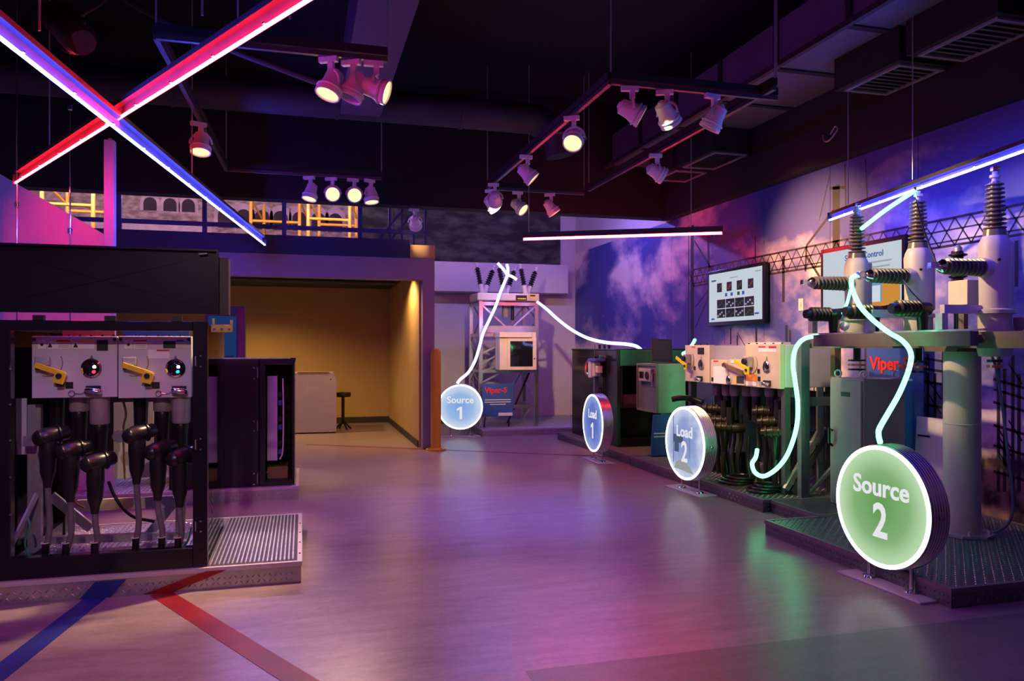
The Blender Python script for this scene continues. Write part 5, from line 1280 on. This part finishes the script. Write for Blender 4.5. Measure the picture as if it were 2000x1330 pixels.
# tall grey cabinet
ca0 = 4.58
gc = thing('grey_cabinet', 'plain warm grey steel cabinet with lifting eyes standing behind the Source 2 sign', 'cabinet', (ca0, 5.43, .115))
H_ = at_a(1665, 739, ca0).z - .115
bx(0, 0, 0, .42, .42, H_).build('body', M_greycab, gc, bevel=.006)
bx(-.018, .015, .03, 0, .405, H_ - .02).build('door', M_greycab, gc, bevel=.004)
bx(-.021, .15, H_ - .16, -.018, .26, H_ - .12).build('name_plate', M_blacklabel, gc)
MB().tube([(-.018, .375, H_ * .58), (-.05, .375, H_ * .60), (-.05, .375, H_ * .48), (-.018, .375, H_ * .46)], .012, 8, 1).build('handle', M_blacksteel, gc, True)
for (x, y) in ((.04, .05), (.04, .37), (.38, .05)):
    MB().torus((x, y, H_ + .035), (1, .3, 0), .03, .009, 16, 6).build('lifting_eye', M_galv, gc, True)
# blue banner along the mural
b_0, b_1 = at_a(1803, 700, 5.36).y, at_a(1697, 700, 5.36).y
zt_ = at_a(1720, 668, 5.36).z; wv = b_1 - b_0
bn = thing('stand_banner', 'tall blue stand banner with red heading along the mural behind the grey cabinet', 'banner', (5.36, b_1, .0), -PI / 2)
bx(0, 0, .14, wv, .012, zt_).build('panel', M_bluelabel, bn)
bx(0, -.05, 0, wv, .06, .14).build('base', M_blacksteel, bn)
text('Viper-SP', .17, M_redprint, bn, (wv * .03, -.004, zt_ - .21), 'heading', bold=.006, align='LEFT')
text('Smart Grid', .055, M_whiteprint, bn, (wv * .10, -.004, zt_ - .43), 'subheading', align='LEFT')
bx(wv * .5, -.004, zt_ - .36, wv * .82, 0, zt_ - .34).build('text_line', M_whiteprint, bn)
bn.location.z = .0
# leaning white poster
pq = at_a(1808, 870, 5.2)
po = thing('white_poster', 'white printed poster board leaning beside the grey cabinet', 'poster', (5.16, at_a(1790, 870, 5.2).y, .115), -PI / 2 + .1)
wv = .30; hv = at_a(1808, 815, 5.2).z - .115
MB().obox((wv / 2, .03, hv / 2), (wv, .012, hv), Matrix.Rotation(-.06, 3, 'X')).build('board', M_whitelabel, po)
text('nning,', .07, M_blacklabel, po, (wv * .5, -.006 + .055, hv - .10), 'print', bold=.001)
text('our Grid', .05, M_greycab, po, (wv * .5, -.006 + .045, hv - .24), 'print')
bx(wv * .1, .020, hv - .17, wv * .5, .028, hv - .155).build('print_line', M_blacklabel, po)

# ================================================================== WALL SCREENS
def screen(y0, y1, z0, z1, label):
    t = thing('wall_screen', label, 'screen', (5.40, y1, z0), -PI / 2)
    w, h = y1 - y0, z1 - z0
    bx(0, 0, 0, w, .06, h).build('casing', M_blackgloss, t, bevel=.006)
    bx(w * .3, .06, h * .3, w * .7, .09, h * .7).build('wall_mount', M_blacksteel, t)
    sc = bx(.045, -.003, .055, w - .045, 0, h - .045).build('display', emis('screen_glow_%.2f' % y0, (.80, .90, 1.0), .78), t)
    return t, sc, w, h
D_dark = mat('screen_dark_print', (.01, .012, .012), .4)
D_green = emis('screen_green', (.03, .10, .04), 1.0)
D_red = emis('screen_red', (.22, .06, .04), 1.0)
D_blue = emis('screen_blue', (.06, .12, .45), 1.0)
D_gray = emis('screen_grey', (.35, .40, .48), 1.0)
t, sc, w, h = screen(8.10, 9.44, 1.80, 2.55, 'wall screen showing rows of small dark pictures on a pale page')
def dz(par, x0, z0, x1, z1, m, name='picture'): return bx(w * x0, -.005, h * z0, w * x1, -.003, h * z1).build(name, m, par)
for i, x in enumerate((.19, .37, .55, .74)):
    q = dz(sc, x, .60, x + .09, .76, D_dark)
    for k in range(3): bx(w * (x + .02 + .02 * k), -.006, h * (.63 + .03 * k), w * (x + .045 + .02 * k), -.005, h * (.66 + .03 * k)).build('picture_detail', D_red if i % 2 else D_green, sc)
for i in range(4):
    for j in range(2):
        x = .19 + i * .165; z = .14 + j * .17; dz(sc, x, z, x + .155, z + .155, D_dark)
        for k in range(4):
            bx(w * (x + .01 + .035 * k), -.006, h * (z + .02 + .03 * ((k + i) % 3)), w * (x + .035 + .035 * k), -.005, h * (z + .05 + .03 * ((k + i) % 3))).build('picture_detail', D_green if (i + j) % 2 else D_gray, sc)
for x, m in ((.34, D_blue), (.44, D_blue), (.56, D_green), (.64, D_blue)): dz(sc, x, .51, x + .04, .57, m, 'icon')
dz(sc, .08, .80, .17, .83, D_blue, 'logo'); dz(sc, .86, .86, .95, .88, D_gray, 'logo'); dz(sc, .42, .82, .56, .835, D_gray, 'heading'); dz(sc, .85, .16, .92, .19, D_blue, 'logo'); dz(sc, .08, .11, .14, .14, D_blue, 'logo')
t, sc, w, h = screen(5.86, 7.06, 1.86, 2.56, 'wall screen showing a heading over text and a picture, behind the breaker posts')
text('Source Control', .085, D_blue, sc, (w * .55, -.006, h * .80), 'heading', bold=.001)
for i, (x0, x1) in enumerate(((.40, .86), (.44, .84), (.42, .80))): bx(w * x0, -.006, h * (.68 - i * .07), w * x1, -.003, h * (.70 - i * .07)).build('text_line', D_gray, sc)
bx(w * .36, -.006, h * .08, w * .95, -.003, h * .42).build('picture', emis('screen_picture', (.16, .36, .55), 1.0), sc)
bx(w * .46, -.008, h * .12, w * .74, -.006, h * .36).build('picture_detail', emis('screen_pale', (.70, .78, .85), 1.0), sc)
bx(w * .76, -.008, h * .08, w * .95, -.006, h * .40).build('picture_detail', emis('screen_orange', (.70, .30, .05), 1.0), sc)
bx(w * .40, -.009, h * .07, w * .80, -.008, h * .13).build('picture_detail', emis('screen_orange', (.70, .30, .05), 1.0), sc)
p = at_a(1565, 595, 5.487)
sp = thing('switch_plate', 'small white switch plate on the mural between the two screens', 'switch', (5.488, p.y, p.z), -PI / 2)
bx(-.045, -.008, -.07, .045, 0, .07).build('plate', M_cream, sp, bevel=.003); bx(-.012, -.014, -.025, .012, -.008, .025).build('toggle', M_cream, sp)

# ================================================================== PRINTED PYLONS OF THE MURAL (flat print on the wall)
M_ink = mat('printed_steelwork', (.018, .016, .024), .6, var=.3)
INK = 5.4866
def stroke(mb, p, q, w):
    p = Vector(p); q = Vector(q); d = (q - p).normalized(); n = Vector((0, -d.z, d.y)) * w / 2
    mb.prism([p + n, q + n, q - n, p - n], (.0012, 0, 0))
def S(mb, x0, y0, x1, y1, w=.03): stroke(mb, at_a(x0, y0, INK), at_a(x1, y1, INK), w)
mb = MB()
for z in (2.64, 2.54, 2.44, 2.40): stroke(mb, (INK, 4.2, z), (INK, 10.0, z), .022 if z in (2.64, 2.40) else .014)
y = 4.2; k = 0
while y < 10.0:
    stroke(mb, (INK, y, 2.40), (INK, y + .17, 2.64), .013); stroke(mb, (INK, y + .17, 2.40), (INK, y, 2.64), .013); y += .17
mb.build('printed_truss', M_ink, wr)
mb = MB()
S(mb, 1352, 440, 1352, 690, .09); S(mb, 1345, 440, 1345, 690, .02); S(mb, 1383, 470, 1385, 540, .05); S(mb, 1356, 470, 1392, 530, .025); S(mb, 1358, 640, 1392, 560, .02); S(mb, 1358, 600, 1392, 555, .02)
mb.build('printed_pylon', M_ink, wr)
mb = MB()
S(mb, 1633, 362, 1633, 700, .11); S(mb, 1620, 368, 1650, 366, .03); S(mb, 1622, 335, 1600, 430, .012); S(mb, 1628, 410, 1575, 480, .03); S(mb, 1575, 500, 1632, 590, .03); S(mb, 1575, 480, 1573, 530, .03)
S(mb, 1650, 320, 1652, 405, .02); S(mb, 1690, 310, 1694, 390, .012)
mb.build('printed_pylon', M_ink, wr)
mb = MB()
for x, y0, y1, w_ in ((1530, 500, 590, .05), (1475, 460, 510, .02), (1427, 640, 672, .03), (1440, 655, 700, .03), (1477, 640, 680, .04), (1536, 635, 690, .05), (1543, 645, 680, .04), (1415, 645, 672, .01), (1862, 490, 560, .05), (1958, 470, 620, .06), (1985, 470, 560, .03)):
    S(mb, x, y0, x, y1, w_)
S(mb, 1440, 650, 1470, 700, .012)
mb.build('printed_pole', M_ink, wr)
mb = MB(); random.seed(3)
for x in (1812, 1826, 1842, 1850, 1870, 1885, 1950, 1962, 1978, 1990): S(mb, x, 690 + random.randint(-30, 40), x, 960, .03)
for y in (700, 720, 745, 790, 830, 880): S(mb, 1805, y, 1895, y + 14, .022); S(mb, 1940, y + 40, 2000, y + 58, .022)
for i in range(14):
    x = random.choice((1812, 1840, 1860, 1950, 1970)); y = random.randint(700, 900); S(mb, x, y, x + 26, y + 40, .014)
for x in (1590, 1600, 1612): S(mb, x, 690, x, 850, .02)
for y in (715, 740, 765): S(mb, 1585, y, 1618, y + 4, .02)
for x in (1680, 1690): S(mb, x, 660, x, 735, .03)
mb.build('printed_substation', M_ink, wr)
